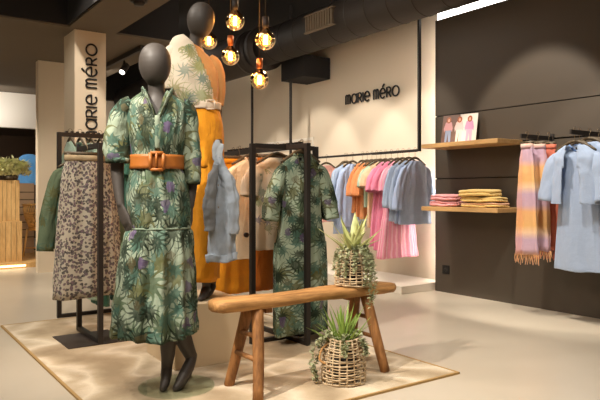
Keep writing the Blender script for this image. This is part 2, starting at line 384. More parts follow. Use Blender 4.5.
# track with spot
tr = thing('track_light', 'black ceiling track with a small spotlight left of the front mannequin head', 'track light', (2.68, 7.0, 2.7))
MB().box(-.02, .02, -.05, 1.7, 0, .055).build('track', m_black, tr, smooth=False)
def head(parent, x, y, z, aim, name='spot_head'):
    a = Vector(aim).normalized(); p = Vector((x, y, z))
    MB().tube([p + Vector((0, 0, .1)), p], .012, 8).build('stem', m_black, parent)
    h = MB().tube([p - a * .07, p + a * .07], .042, 18).build(name, m_black, parent)
    MB().tube([p + a * .071, p + a * .074], .034, 18).build('lens', emit('spot_lens', (1, .93, .82, 1), 5), h)
head(tr, 0, .56, -.12, (-.55, -.45, -.75)); head(tr, 0, 1.45, -.12, (.6, .3, -.7))

# pendant bulbs
bt = NT('amber_glass')
_tr = bt.node('ShaderNodeBsdfTransparent'); _tr.inputs[0].default_value = (1, .72, .4, 1)
_gl = bt.node('ShaderNodeBsdfGlossy'); _gl.inputs[0].default_value = (1, .8, .5, 1); _gl.inputs[1].default_value = .03
_lw = bt.node('ShaderNodeLayerWeight'); _lw.inputs[0].default_value = .35
_df = bt.node('ShaderNodeBsdfTranslucent'); _df.inputs[0].default_value = (1, .6, .25, 1)
_m0 = bt.node('ShaderNodeMixShader'); _m0.inputs[0].default_value = .12; bt.l.new(_tr.outputs[0], _m0.inputs[1]); bt.l.new(_df.outputs[0], _m0.inputs[2])
_mx = bt.node('ShaderNodeMixShader'); bt.l.new(_lw.outputs[0], _mx.inputs[0]); bt.l.new(_m0.outputs[0], _mx.inputs[1]); bt.l.new(_gl.outputs[0], _mx.inputs[2])
bt.l.new(_mx.outputs[0], bt.n['Material Output'].inputs[0])
m_bulb = bt.mat
m_fil = emit('filament', (1, .62, .25, 1), 60); m_brass = plain('copper', rgb(176, 112, 70), .3, .9)
def cpt(px, py, d):
    l = (px - 300) / 622 * d
    return (d * math.sin(R(35.3)) + l * math.cos(R(35.3)), d * math.cos(R(35.3)) - l * math.sin(R(35.3)), 1.05 + (192 - py) * d / 622)
def pendant(px, py, d, sock, label):
    x, y, z = cpt(px, py, d)
    t = thing('pendant_lamp', label, 'pendant lamp', (x, y, z), 0, 'pendant lamps with amber bulbs')
    r = .064
    vs = []
    b = MB(); n = 20; rings = []
    prof = [(-r, .001)] + [(-r * math.cos(a), r * math.sin(a)) for a in [PI * i / 16 for i in range(1, 14)]] + [(r * 1.12, .02), (r * 1.22, .016)]
    b.tube([(0, 0, q[0]) for q in prof], [max(q[1], .002) for q in prof], 24); b.build('bulb', m_bulb, t)
    f = MB()
    for i in range(6):
        a = i * PI / 3; f.tube([(.012 * math.cos(a), .012 * math.sin(a), -.028), (.009 * math.cos(a), .009 * math.sin(a), .03)], .0022, 6)
    f.build('filament', m_fil, t)
    MB().tube([(0, 0, r * 1.15), (0, 0, r * 1.55), (0, 0, r * 2.3)], [.017, .022, .022], 16).build('socket', m_brass if sock else m_black, t)
    MB().tube([(0, 0, r * 2.2), (0, 0, r * 2.2 + (3.6 - z - r * 2.2))], .0035, 6).build('cord', m_black, t)
    return (x, y, z)
bulbs = [pendant(235, 21, 4.2, 0, 'amber globe pendant lamp highest in the group, near the picture top'),
         pendant(265.5, 40, 4.0, 0, 'amber globe pendant lamp furthest right, in a black socket'),
         pendant(230.5, 56.5, 4.45, 1, 'amber globe pendant lamp below the highest one, in a copper socket'),
         pendant(259.5, 80, 4.25, 1, 'amber globe pendant lamp hanging lowest, in a copper socket'),
         pendant(209, 41, 4.75, 1, 'amber globe pendant lamp half hidden behind the tall mannequin neck')]

# ------------------------------------------------------------------ rug, platform
rg = thing('area_rug', 'large beige mottled rug under the mannequins, racks and bench', 'rug', (1.86, 3.85, 0))
MB().box(-.95, .95, -1.44, 1.44, .0, .012).build('pile', m_rug, rg, smooth=False, bevel=.004)
MB().box(-.965, .965, -1.455, -1.44, 0, .012).box(-.965, -.95, -1.455, 1.455, 0, .012).box(.95, .965, -1.44, 1.455, 0, .012).box(-.95, .95, 1.44, 1.455, 0, .012).build('binding', plain('binding', rgb(170, 136, 84), .8), rg, smooth=False)
pl = MB().box(4.53, WX - .001, 4.6, 9.6, 0, .08).build('display_platform', m_white, smooth=False, bevel=.004)
tag(pl, 'low white platform along the foot of the cream wall below the clothes rail', 'platform')
# moulded mirror panel on wall
mp = thing('wall_panel_frame', 'thin white moulded rectangle on the cream wall left of the hanging frame', 'wall moulding', (WX - .012, 7.6, 1.6))
q = MB().box(0, .012, -.6, .6, .18, .22).box(0, .012, -.6, -.56, -1.4, .18).box(0, .012, -.6, .6, .06, .08); q.build('moulding', m_white, mp, smooth=False)
# socket
sk = thing('wall_socket', 'small black power socket low on the dark panelled wall', 'socket', (SX - .004, 4.42, .24))
MB().box(-.006, .004, -.045, .045, -.045, .045).build('plate', m_groove, sk, smooth=False, bevel=.003)
MB().tube([(-.008, 0, 0), (-.005, 0, 0)], .022, 18).build('outlet', m_black, sk)

# ------------------------------------------------------------------ hanging frames
fr = thing('hanging_rail', 'thin black hanging rail frame over the cream wall platform', 'clothes rail', (4.8, 5.8, 1.49))
MB().box(-.012, .012, -1.19, 1.2, -.012, .012).build('rail', m_black, fr, smooth=False)
nt = MB()
for i in range(26): nt.box(-.016, .016, -1.15 + i * .027, -1.137 + i * .027, -.016, -.008)
nt.build('notches', m_groove, fr, smooth=False)
for s_, top in ((-1.19, 2.13), (1.2, 2.13)): MB().box(-.014, .014, s_ - .014, s_ + .014, -.012, top - .02).build('upright', m_black, fr, smooth=False)
fr2 = thing('hanging_rail', 'thin black hanging rail frame behind the cross shaped garment rack', 'clothes rail', (4.8, 8.6, 1.49))
MB().box(-.012, .012, -.58, 1.2, -.012, .012).build('rail', m_black, fr2, smooth=False)
for s_ in (-.58, 1.2): MB().box(-.014, .014, s_ - .014, s_ + .014, -.012, 1.26).build('upright', m_black, fr2, smooth=False)

# ------------------------------------------------------------------ racks
def notchbar(mb, p0, p1, ax):
    n = int(abs(p1 - p0) / .042)
    for i in range(n):
        a = p0 + .03 + i * .042
        yield a
rk = thing('garment_rack', 'black cross shaped steel garment rack on the rug behind the bench', 'garment rack', (2.475, 3.68, .012))
t_ = .017
MB().box(-t_, t_, -.27 - t_, -.27 + t_, 0, 1.37).build('post', m_black, rk, smooth=False, bevel=.002)
MB().box(-t_, t_, .88 - t_, .88 + t_, 0, 1.37).build('post', m_black, rk, smooth=False, bevel=.002)
MB().box(-.282 - t_, -.282 + t_, -t_ - .02, t_ - .02, 0, 1.37).build('post', m_black, rk, smooth=False, bevel=.002)
MB().box(.255 - t_, .255 + t_, -t_ - .02, t_ - .02, 0, 1.37).build('post', m_black, rk, smooth=False, bevel=.002)
MB().box(-t_, t_, -.253, .863, 1.335, 1.37).build('top_bar', m_black, rk, smooth=False, bevel=.002)
MB().box(-.265, .238, -t_ - .02, t_ - .02, 1.34, 1.372).build('cross_bar', m_black, rk, smooth=False, bevel=.002)
MB().box(-t_, t_, -.253, .863, 0, .03).build('base_bar', m_black, rk, smooth=False, bevel=.002)
MB().box(-.265, .238, -t_ - .02, t_ - .02, 0, .028).build('base_bar', m_black, rk, smooth=False, bevel=.002)
nb = MB()
for i in range(22): nb.box(-t_ - .001, t_ + .001, -.2 + i * .048, -.186 + i * .048, 1.37, 1.383)
nb.build('notches', m_black, rk, smooth=False)

rk2 = thing('garment_rack', 'tall black notched garment rack behind the floral skirts', 'garment rack', (1.36, 5.4, 0))
for x in (0, 1.0): MB().box(x - t_, x + t_, -t_, t_, 0, 1.55).build('post', m_black, rk2, smooth=False, bevel=.002)
MB().box(t_, 1 - t_, -t_, t_, 1.515, 1.55).build('top_bar', m_black, rk2, smooth=False, bevel=.002)
MB().box(t_, 1 - t_, -t_, t_, 0, .03).build('base_bar', m_black, rk2, smooth=False, bevel=.002)
nb = MB()
for i in range(20): nb.box(.05 + i * .045, .068 + i * .045, -t_ - .001, t_ + .001, 1.55, 1.562)
nb.build('notches', m_black, rk2, smooth=False)

rk3 = thing('garment_rack', 'narrow black garment rack loop on a flat steel plate holding floral skirts', 'garment rack', (1.34, 4.25, .012))
for y in (0, .5): MB().box(-t_, t_, y - t_, y + t_, .006, 1.375).build('post', m_black, rk3, smooth=False, bevel=.002)
MB().box(-t_, t_, t_, .5 - t_, 1.34, 1.375).build('top_bar', m_black, rk3, smooth=False, bevel=.002)
MB().box(-t_, t_, t_, .5 - t_, .006, .036).build('base_bar', m_black, rk3, smooth=False, bevel=.002)
MB().box(-.215, .18, -.02, .4, 0, .006).build('base_plate', plain('plate', rgb(62, 52, 46), .55, .3), rk3, smooth=False)

# ------------------------------------------------------------------ hangers and garments
def make_hanger(label, loc, rz, w=.19, hook=m_hook, wd=m_darkwood, clip=False, hz=0):
    t = thing('clothes_hanger', label, 'hanger', loc, rz, None)
    # hook top touches the bar (z=0 underside of hook)
    pts = [(.0, -.012, -.004)] + [(0, .017 * math.cos(a), .004 + .014 * math.sin(a)) for a in [PI - PI * i / 8 for i in range(9)]] + [(0, .012, -.015), (0, 0, -.03), (0, 0, -.065 - hz)]
    MB().tube(pts, .002, 6).build('hook', hook, t)
    b = MB()
    if clip:
        b.box(-w, w, -.007, .007, -.085 - hz, -.062 - hz)
        for s_ in (-1, 1): b.box(s_ * (w - .03) - .012, s_ * (w - .03) + .012, -.012, .012, -.115, -.075)
    else:
        b.tube([(-w, 0, -.135 - hz), (-w * .6, 0, -.098 - hz), (-.03, 0, -.066 - hz), (.03, 0, -.066 - hz), (w * .6, 0, -.098 - hz), (w, 0, -.135 - hz)], [.008, .011, .013, .013, .011, .008], 10, flat=.8, sub=3)
    b.build('arms', wd, t)
    return t

def garment(name, label, cat, loc, rz, mat, L=.62, sh=.2, hem=.22, dep=.045, dh=.05, sl=None, neck=.07, v=None, nf=7, amp=.008, seed=1, group=None,
            open_front=False, coll=None, hanger=True, tier=None, waist=None, hw=.18, buttons=None, neck_z=-.095, mat_lo=None, tagc=True):
    t = thing(name, label, cat, loc, rz, group)
    z = neck_z
    rings = [(0, 0, z, neck, dep * .75, 0, 0), (0, 0, z - .014, neck + .025, dep * .8, 0, 0), (0, 0, z - .04, sh * .76, dep * .85, 0, .0), (0, 0, z - .07, sh * .94, dep * .9, 0, .001), (0, 0, z - .11, sh, dep, 0, amp * .25),
             (0, 0, z - .2, sh * .96, dep * 1.05, 0, amp * .5)]
    if waist: rings += [(0, 0, z - waist[0], waist[1], dep * .85, 0, amp * .6)]
    else: rings += [(0, 0, z - L * .6, (sh + hem) / 2, (dep + dh) / 2, 0, amp * .8)]
    if tier:
        rings += [(0, 0, z - tier[0] + .02, tier[1], dep, 0, amp * .6), (0, 0, z - tier[0], tier[1] * .98, dep * .9, 0, amp * .3), (0, 0, z - tier[0] - .02, tier[1] * 1.06, dep * 1.05, 0, amp * .9)]
    rings += [(0, 0, z - L + .02, hem, dh, 0, amp), (0, 0, z - L, hem, dh, 0, amp)]
    mb = MB(); mb.loft(rings, 64, 4, nf, seed, vdrop=v)
    if open_front:   # cut a wedge at the centre front
        keep = []; 
        for f in mb.f:
            c = [sum(mb.v[i][k] for i in f) / len(f) for k in range(3)]
            wdt = open_front(c[2])
            keep.append(not (c[1] < 0 and abs(c[0]) < wdt))
        mb.m = [m for m, k in zip(mb.m, keep) if k]; mb.f = [f for f, k in zip(mb.f, keep) if k]
    mb.build('body', mat, t, solid=.003)
    if sl:
        ln, r0, r1, dx = sl
        for s_ in (-1, 1):
            pts = [(s_ * (sh - .07), 0, z - .075), (s_ * (sh - .02 + dx * .15), 0, z - .125), (s_ * (sh + dx * .7), 0, z - .08 - ln * .6), (s_ * (sh + dx), -.01, z - .08 - ln)]
            MB().tube(pts, [r0 * .45, r0 * .9, (r0 + r1) / 2, r1], 26, .6, caps=False, fold=.09, nf=3, seed=seed + s_, sub=5).build('sleeve', mat, t, solid=.003)
    if coll:
        pts = [(neck * 1.05 * math.cos(a), dep * .8 * math.sin(a), z + .006 - (v[0] if v else .015) * max(0, -math.sin(a)) ** 4) for a in [2 * PI * i / 24 for i in range(25)]]
        MB().tube(pts, .009, 8).build('collar', coll, t)
    if buttons:
        for bx, bz, br in buttons: MB().tube([(bx, -dep - .02, bz), (bx, -dep - .04, bz)], br, 14, caps=True).build('button', m_btn, t)
    if tagc: MB().box(-.014, .014, dep * .55, dep * .55 + .002, z - .03, z - .012).build('label_patch', m_btn, t, smooth=False)
    if hanger: make_hanger(('wooden hanger of the ' + ' '.join(label.split()[:12])), loc, rz, min(hw, sh - .02), hz=max(0, -.095 - neck_z))
    return t
def skirt(name, label, cat, loc, rz, mat, L=.9, top=.14, hem=.23, dep=.03, dh=.06, nf=9, amp=.014, seed=1, group=None, hanger=True, fringe=False, band=None, legs=False, w=None):
    t = thing(name, label, cat, loc, rz, group); z = -.09
    if legs:
        b = MB(); b.loft([(0, 0, z, top, dep, 0, 0), (0, 0, z - .1, top * 1.08, dep * 1.1, 0, amp * .3), (0, 0, z - .28, top * 1.12, dep * 1.2, 0, amp * .5)], 40, 4, nf, seed); b.build('waist', mat, t, solid=.003)
        for s_ in (-1, 1):
            MB().loft([(s_ * top * .52, 0, z - .22, top * .56, dep * 1.1, 0, amp * .3), (s_ * top * .56, 0, z - L * .6, top * .55, dh, 0, amp * .7), (s_ * top * .6, 0, z - L, top * .58, dh, 0, amp)], 28, 5, 4, seed + s_).build('trouser_leg', mat, t, solid=.003)
    else:
        b = MB(); b.loft([(0, 0, z, top, dep, 0, 0), (0, 0, z - .05, top * 1.01, dep, 0, amp * .2), (0, 0, z - .2, top + (hem - top) * .3, dep + (dh - dep) * .4, 0, amp * .6), (0, 0, z - L * .6, top + (hem - top) * .7, dep + (dh - dep) * .8, 0, amp), (0, 0, z - L, hem, dh, 0, amp)], 64, 5, nf, seed)
        b.build('skirt_body', mat, t, solid=.003)
        MB().loft([(0, 0, z + .004, top * 1.01, dep * 1.05), (0, 0, z - .035, top * 1.02, dep * 1.1)], 32, 2).build('waistband', band or mat, t, solid=.004)
    if fringe:
        f = MB(); rnd = random.Random(seed)
        for i in range(26):
            a = 2 * PI * i / 26; x, y = hem * math.cos(a), dh * math.sin(a)
            f.tube([(x, y, z - L + .005), (x + rnd.uniform(-.01, .01), y, z - L - .03), (x + rnd.uniform(-.015, .015), y, z - L - .06 - rnd.random() * .03)], .0035, 5)
        f.build('fringe', mat, t)
    if hanger: make_hanger(('clip hanger of the ' + ' '.join(label.split()[:12])), loc, rz, w or top * .95, clip=True)
    return t

BZ = 1.382 + .012
# cross rack: near end palm dresses
X0 = 2.475
for i, (y, lab, sd_, dx) in enumerate([(3.475, 'long sage palm print dress hanging nearest the front post of the cross rack', 3, -.0), (3.545, 'long sage palm print dress hanging second, just behind the frontmost one', 5, .045), (3.61, 'long sage palm print dress hanging third, with sleeve showing at the right', 8, .075)]):
    garment('palm_dress', lab, 'dress', (X0 + dx, y, BZ), 0, m_palm_hang, L=1.19, sh=.175, hem=.22, dep=.035, dh=.04, sl=(.36, .055, .06, .08), seed=sd_, amp=.012, coll=m_palm_hang, v=(.12, .05, .12), waist=(.42, .165), tier=(.62, .2), group='palm print dresses on the cross rack')
tee_h = tee_print('tee_print_hanging', .0, -.42, .2, .24, 1.25)
garment('palm_print_shirt', 'cream top with a green palm leaf print on the cross rack', 'top', (X0 + .035, 3.83, BZ), 0, tee_h, L=.66, sh=.2, hem=.215, dep=.04, sl=(.2, .07, .07, .04), seed=11, neck=.085)
skirt('rust_trousers', 'rust orange trousers hanging behind the palm leaf tee', 'trousers', (X0 + .06, 3.93, BZ), 0, m_rust, L=.98, top=.135, dep=.03, dh=.035, amp=.008, legs=True, seed=4)
garment('cream_cardigan', 'cream cardigan with big black buttons on the cross rack', 'cardigan', (X0 - .055, 4.03, BZ), 0, m_cream, L=.74, sh=.19, hem=.2, dep=.04, sl=(.3, .06, .065, .06), seed=14, coll=m_cream, v=(.2, .06, .2), buttons=[(-.1, -.66, .018), (-.05, -.665, .018)])
garment('orange_blouse', 'mustard orange blouse between the cream cardigan and the orange skirt', 'blouse', (X0, 4.13, BZ), 0, m_orange, L=.5, sh=.2, hem=.2, dep=.035, sl=(.22, .06, .05, .04), seed=17)
skirt('orange_skirt', 'long mustard orange skirt hanging at the back left of the cross rack', 'skirt', (X0 - .04, 4.26, BZ), 0, m_orange, L=1.04, top=.15, hem=.27, dep=.03, dh=.06, amp=.02, seed=5, w=.2)
for i, y in enumerate((4.36, 4.43)): make_hanger(['empty dark wooden hanger near the far end of the cross rack', 'last empty wooden hanger at the far end of the cross rack'][i], (X0, y, BZ), 0, .2)

# narrow rack: skirts and blouse
BZ3 = 1.387 + .003
skirt('floral_skirt', 'beige ditsy floral midi skirt at the front of the narrow rack', 'skirt', (1.295, 4.39, BZ3), R(2), m_ditsy, L=.98, top=.155, hem=.235, dep=.03, dh=.05, amp=.018, nf=8, seed=21, group='floral skirts on the narrow rack', band=fabric('beige_band', rgb(168, 150, 120)), w=.16)
skirt('floral_skirt', 'beige ditsy floral midi skirt hanging behind the front one, showing at right', 'skirt', (1.36, 4.52, BZ3), R(-2), m_ditsy, L=.94, top=.155, hem=.225, dep=.03, dh=.045, amp=.016, nf=8, seed=25, group='floral skirts on the narrow rack', w=.15)
garment('green_blouse', 'dark green palm print blouse hanging behind the floral skirts', 'blouse', (1.335, 4.65, BZ3), 0, m_palm_dark, L=.62, sh=.19, hem=.2, dep=.035, sl=(.56, .05, .055, .075), seed=27, neck_z=-.12)
# tall rack garments seen edge on
for i, (x, mt, L, lab) in enumerate([(1.45, m_mint, .45, 'pale mint top hanging first from the left post of the tall rack'), (1.53, m_palm_hang, .5, 'pale palm print top, second from the left on the tall rack'), (1.62, m_mint, 1.3, 'long pale mint dress, third on the tall rack'),
                             (1.7, m_teal, 1.36, 'long teal green dress, fourth on the tall rack'), (1.78, m_mint, 1.2, 'long pale mint dress, fifth on the tall rack'), (1.87, m_teal, 1.35, 'long teal green dress, sixth on the tall rack'), (1.96, m_teal, 1.33, 'long teal green dress at the right, behind the front mannequin sleeve')]):
    garment('green_dress' if L > 1 else 'mint_blouse', lab, 'dress' if L > 1 else 'top', (x, 5.4, 1.565), R(-90), mt, L=L, sh=.18, hem=.18 if L < 1 else .2, dep=.028, dh=.045, sl=(.2, .045, .045, .03), seed=31 + i, amp=.012)

# cream wall rail
RX = 4.8; RZ = 1.49 + .013
def rail(name, label, cat, px_y, mat, **k):
    k.setdefault('neck_z', -.12); return garment(name, label, cat, (RX, px_y, RZ), 0, mat, **k)
rail('blue_blouse', 'pale blue loose blouse nearest the camera on the cream wall rail', 'blouse', 4.67, m_blue, L=.66, sh=.175, hem=.235, dep=.05, sl=(.44, .06, .065, .09), seed=41, amp=.014, neck_z=-.125)
rail('blue_blouse', 'grey blue blouse second on the cream wall rail', 'blouse', 4.76, m_greyblue, L=.66, sh=.175, hem=.21, dep=.04, sl=(.44, .055, .06, .06), seed=42, amp=.012)
rail('blue_blouse', 'grey blue blouse third, touching the pink dresses', 'blouse', 4.85, m_greyblue, L=.64, sh=.175, hem=.2, dep=.04, sl=(.42, .055, .06, .06), seed=43, amp=.012)
rail('pink_dress', 'long pink striped dress nearest the blue blouses', 'dress', 4.93, m_pinkstripe, L=1.03, sh=.165, hem=.3, dep=.05, dh=.07, sl=(.25, .06, .07, .05), seed=44, amp=.022, waist=(.4, .19), tier=(.62, .22), nf=8)
rail('pink_dress', 'pink cotton dress in the middle of the pink group', 'dress', 5.03, m_pink, L=.95, sh=.165, hem=.25, dep=.045, dh=.06, sl=(.25, .07, .08, .06), seed=45, amp=.02, nf=8)
rail('pink_dress', 'pink cotton dress at the left of the pink group', 'dress', 5.12, m_pink, L=.92, sh=.165, hem=.24, dep=.045, dh=.06, sl=(.25, .07, .08, .06), seed=46, amp=.02, nf=8)
rail('peach_blouse', 'peach patterned top left of the pink dresses', 'top', 5.2, m_peach, L=.72, sh=.19, hem=.2, dep=.04, sl=(.2, .065, .07, .05), seed=47, amp=.012)
rail('mint_blouse', 'pale mint patterned top between the peach and orange tops', 'top', 5.27, m_mint, L=.5, sh=.19, hem=.19, dep=.035, sl=(.2, .06, .06, .04), seed=48, amp=.01)
rail('orange_blouse', 'orange patterned blouse nearest the mint top', 'blouse', 5.35, m_salmon, L=.63, sh=.15, hem=.175, dep=.04, sl=(.3, .055, .065, .05), seed=49, amp=.016)
rail('orange_blouse', 'orange patterned blouse in the middle of the orange group', 'blouse', 5.43, m_salmon, L=.61, sh=.15, hem=.17, dep=.04, sl=(.3, .055, .065, .05), seed=50, amp=.016)
rail('orange_blouse', 'orange patterned blouse at the left end of the orange group', 'blouse', 5.51, m_salmon, L=.57, sh=.145, hem=.165, dep=.04, sl=(.3, .05, .06, .045), seed=51, amp=.016)
rail('blue_shirt', 'pale blue shirt behind the open blue cardigan', 'shirt', 5.69, m_blue, L=.74, sh=.17, hem=.2, dep=.04, sl=(.5, .055, .05, .06), seed=52, amp=.01)
op = lambda z: .075 if z > -.45 else .04
rail('blue_cardigan', 'long grey blue open cardigan over a yellow top', 'cardigan', 5.8, m_greyblue, L=.82, sh=.18, hem=.21, dep=.055, sl=(.6, .052, .055, .075), seed=53, amp=.01, open_front=op)
rail('yellow_shirt', 'pale yellow top inside the open blue cardigan', 'top', 5.835, fabric('pale_yellow', rgb(240, 206, 140)), L=.7, sh=.16, hem=.17, dep=.03, seed=54)
rail('pink_blouse', 'pale pink blouse at the left end of the cream wall rail', 'blouse', 6.2, fabric('pale_pink', rgb(226, 176, 170)), L=.7, sh=.19, hem=.2, dep=.04, sl=(.3, .06, .06, .05), seed=55)

# dark wall rails (arms along X)
for y, lab in ((3.2, 'short black wall arm holding the plaid scarves'), (2.75, 'short black wall arm holding the pale blue jacket')):
    a = thing('wall_rail', lab, 'clothes rail', (SX, y, 1.522)); MB().box(-.46, 0, -.008, .008, -.018, .018).build('bar', m_black, a, smooth=False)
    MB().box(-.012, -.001, -.02, .02, -.04, .04).build('bracket', m_black, a, smooth=False)
AZ = 1.542
skirt('plaid_scarf', 'plaid orange and lilac scarf with fringe, nearest on the wall arm', 'scarf', (4.6, 3.18, AZ), R(-90), m_plaid, L=.93, top=.055, hem=.112, dep=.03, dh=.03, amp=.022, nf=6, seed=61, fringe=True, w=.065)
skirt('plaid_scarf', 'plaid orange and lilac scarf second on the wall arm', 'scarf', (4.71, 3.15, AZ), R(-90), m_plaid, L=.9, top=.07, hem=.12, dep=.03, dh=.03, amp=.02, nf=6, seed=62, fringe=True, w=.065)
skirt('coral_scarf', 'coral scarf hanging behind the plaid ones, closest to the dark wall', 'scarf', (4.82, 3.12, AZ), R(-90), m_coral, L=.9, top=.07, hem=.13, dep=.03, dh=.03, amp=.02, nf=6, seed=63, fringe=True, w=.065)
dz = garment('blue_dress', 'long pale blue sleeveless dress under the short jacket', 'dress', (4.665, 2.75, AZ), R(-90), m_skyblue, L=.98, sh=.16, hem=.21, dep=.04, dh=.05, seed=65, amp=.018, nf=4, neck=.08, neck_z=-.125, coll=m_deepblue, v=(.05, .08, .06))
garment('blue_jacket', 'short pale blue open jacket with elbow sleeves over the dress', 'jacket', (4.6, 2.75, AZ), R(-90), m_skyblue, L=.46, sh=.19, hem=.205, dep=.062, dh=.07, sl=(.36, .06, .07, .055), seed=66, amp=.008, neck=.085, neck_z=-.125, open_front=lambda z: .05 + .02 * (z < -.3), v=None)
garment('blue_blouse', 'pale blue jacket second on the right wall arm, cut by the picture edge', 'jacket', (4.76, 2.72, AZ), R(-90), m_skyblue, L=.5, sh=.19, hem=.2, dep=.04, sl=(.3, .06, .06, .04), seed=67)
garment('deep_blue_dress', 'mid blue dress behind the pale jackets near the dark wall', 'dress', (4.86, 2.7, AZ), R(-90), m_deepblue, L=.95, sh=.17, hem=.2, dep=.04, seed=68, amp=.012)

# ------------------------------------------------------------------ shelves with folded clothes and picture
for z, lab in ((1.53, 'oak wall shelf with a leaning photograph'), (.905, 'lower oak wall shelf with folded knitwear')):
    o = MB().box(4.63, SX - .002, 3.5, 4.42, z - .042, z).build('wall_shelf', m_shelf, smooth=False, bevel=.003); tag(o, lab, 'shelf')
def folded(loc, w, d, h, mat, label, seed, grp, mat2=None, rz=0):
    t = thing('folded_knit', label, 'folded sweater', loc, rz, grp)
    rnd = random.Random(seed)
    def slab(z0, z1, dx, dy, sx):
        mb = MB(); n = 40; r_ = (z1 - z0) / 2
        rows = [(z0, .86), (z0 + .3 * r_, .97), (z0 + r_, 1.0), (z1 - .3 * r_, .97), (z1, .84), (z1 + .002, .4), (z1 + .002, .02)]
        vs = []
        P = rnd.random() * 6
        for zz, k in rows:
            for i in range(n):
                a = 2 * PI * i / n; c_, s_ = math.cos(a), math.sin(a)
                e = (abs(c_) ** 5 + abs(s_) ** 5) ** (-1 / 5)
                vs.append((dx + c_ * e * w / 2 * k * sx, dy + s_ * e * d / 2 * k, zz + .0035 * math.sin(3 * a + P) + .002 * math.sin(7 * a)))
        fs = [(i * n + k, i * n + (k + 1) % n, (i + 1) * n + (k + 1) % n, (i + 1) * n + k) for i in range(len(rows) - 1) for k in range(n)]
        fs += [tuple(range(n - 1, -1, -1)), tuple((len(rows) - 1) * n + k for k in range(n))]
        return mb.add(vs, fs)
    slab(.004, h * .55, 0, 0, 1).build('lower_fold', mat, t); slab(h * .5, h, .006, .005, .96).build('upper_fold', mat2 or mat, t)
m_rose = fabric('rose_knit', rgb(222, 158, 160), rib=8); m_yel = fabric('yellow_knit', rgb(228, 196, 124), rib=8); m_mix = fabric('peach_knit', rgb(222, 176, 142), .3)
fy = 3.5
zs = .905
folded((4.80, 4.22, zs), .26, .34, .057, m_rose, 'pink folded knit at the bottom of the pink stack', 1, 'pink folded knits')
folded((4.80, 4.215, zs + .058), .26, .32, .06, m_rose, 'pink folded knit on top of the pink stack', 2, 'pink folded knits')
folded((4.80, 3.77, zs), .26, .44, .045, m_yel, 'yellow folded knit at the bottom of the yellow stack', 3, 'yellow folded knits', m_mix)
folded((4.80, 3.78, zs + .048), .26, .42, .05, m_yel, 'yellow folded knit in the middle of the yellow stack', 4, 'yellow folded knits')
folded((4.79, 3.82, zs + .101), .26, .38, .065, m_yel, 'yellow and pale grey folded knit on top of the yellow stack', 5, 'yellow folded knits', fabric('yellow_grey', rgb(226, 196, 128), .3))
# leaning photograph of three people
pic = thing('leaning_photo', 'unframed colour photograph of three walking women leaning on the upper shelf', 'photograph', (4.84, 4.13, 1.531), R(-90)); pic.rotation_euler = (R(-12), 0, R(-78))
# card in local x (width) / z, facing -y
m_card = plain('photo_paper', rgb(232, 224, 214), .4)
MB().box(-.19, .19, -.002, .002, 0, .30).build('card', m_card, pic, smooth=False)
MB().box(-.19, .0, -.0034, -.0022, 0.0, .3).build('photo_backdrop', plain('brownphoto', rgb(112, 78, 62), .5, 0, .4, 20), pic, smooth=False)
hair = plain('photo_hair', rgb(168, 92, 52), .5); skin = plain('photo_skin', rgb(222, 170, 146), .5)
for x, top, low in ((-.12, rgb(214, 156, 158), rgb(152, 166, 196)), (.0, rgb(226, 190, 184), rgb(234, 214, 200)), (.11, rgb(206, 150, 186), rgb(220, 176, 200))):
    f = bpy.data.objects.new('printed_figure', None)
    def flat(pts, y, m, nm):
        n = len(pts); mb = MB(); mb.add([(x + a, y - .0006, b) for a, b in pts] + [(x + a, y, b) for a, b in pts], [tuple(range(n - 1, -1, -1)), tuple(range(n, 2 * n))] + [(i, (i + 1) % n, (i + 1) % n + n, i + n) for i in range(n)])
        return mb.build(nm, m, pic, smooth=False)
    flat([(-.03, .02), (-.008, .02), (.0, .11), (.012, .02), (.035, .02), (.032, .15), (-.03, .15)], -.0044, plain('fig_low', low, .5), 'printed_legs')
    flat([(-.035, .14), (.035, .14), (.045, .12), (.05, .16), (.035, .22), (.012, .235), (-.012, .235), (-.035, .22), (-.05, .16), (-.042, .12)], -.0052, plain('fig_top', top, .5), 'printed_top')
    flat([(.026 * math.cos(a) , .246 + .032 * math.sin(a)) for a in [2 * PI * i / 16 for i in range(16)]], -.006, hair, 'printed_hair')
    flat([(.012 * math.cos(a) , .243 + .017 * math.sin(a)) for a in [2 * PI * i / 12 for i in range(12)]], -.0068, skin, 'printed_face')

# ------------------------------------------------------------------ bench
bn = thing('bench', 'rustic narrow wooden bench in front of the racks', 'bench', (2.05, 2.8, .012))
mb = MB(); rnd = random.Random(4)
rows = 30; sec = [(-.085, -.02), (-.08, -.05), (-.03, -.062), (.03, -.062), (.08, -.05), (.085, -.02), (.075, -.002), (.03, .0), (-.03, .0), (-.075, -.002)]
vs = []
for i in range(rows + 1):
    x = -.6 + 1.2 * i / rows; e = min(1, (.6 - abs(x)) / .03 * .25 + .75)
    for j, (a, b) in enumerate(sec):
        w = .004 * math.sin(x * 9 + j) + rnd.uniform(-.0012, .0012)
        vs.append((x, a * e * (1 + .04 * math.sin(x * 4)) + w, .49 + (b + .03) * e - .03 + w * .8))
n = len(sec)
fs = [(i * n + k, (i + 1) * n + k, (i + 1) * n + (k + 1) % n, i * n + (k + 1) % n) for i in range(rows) for k in range(n)] + [tuple(range(n)), tuple(rows * n + k for k in range(n - 1, -1, -1))]
mb.add(vs, fs).build('seat_plank', m_bench, bn)
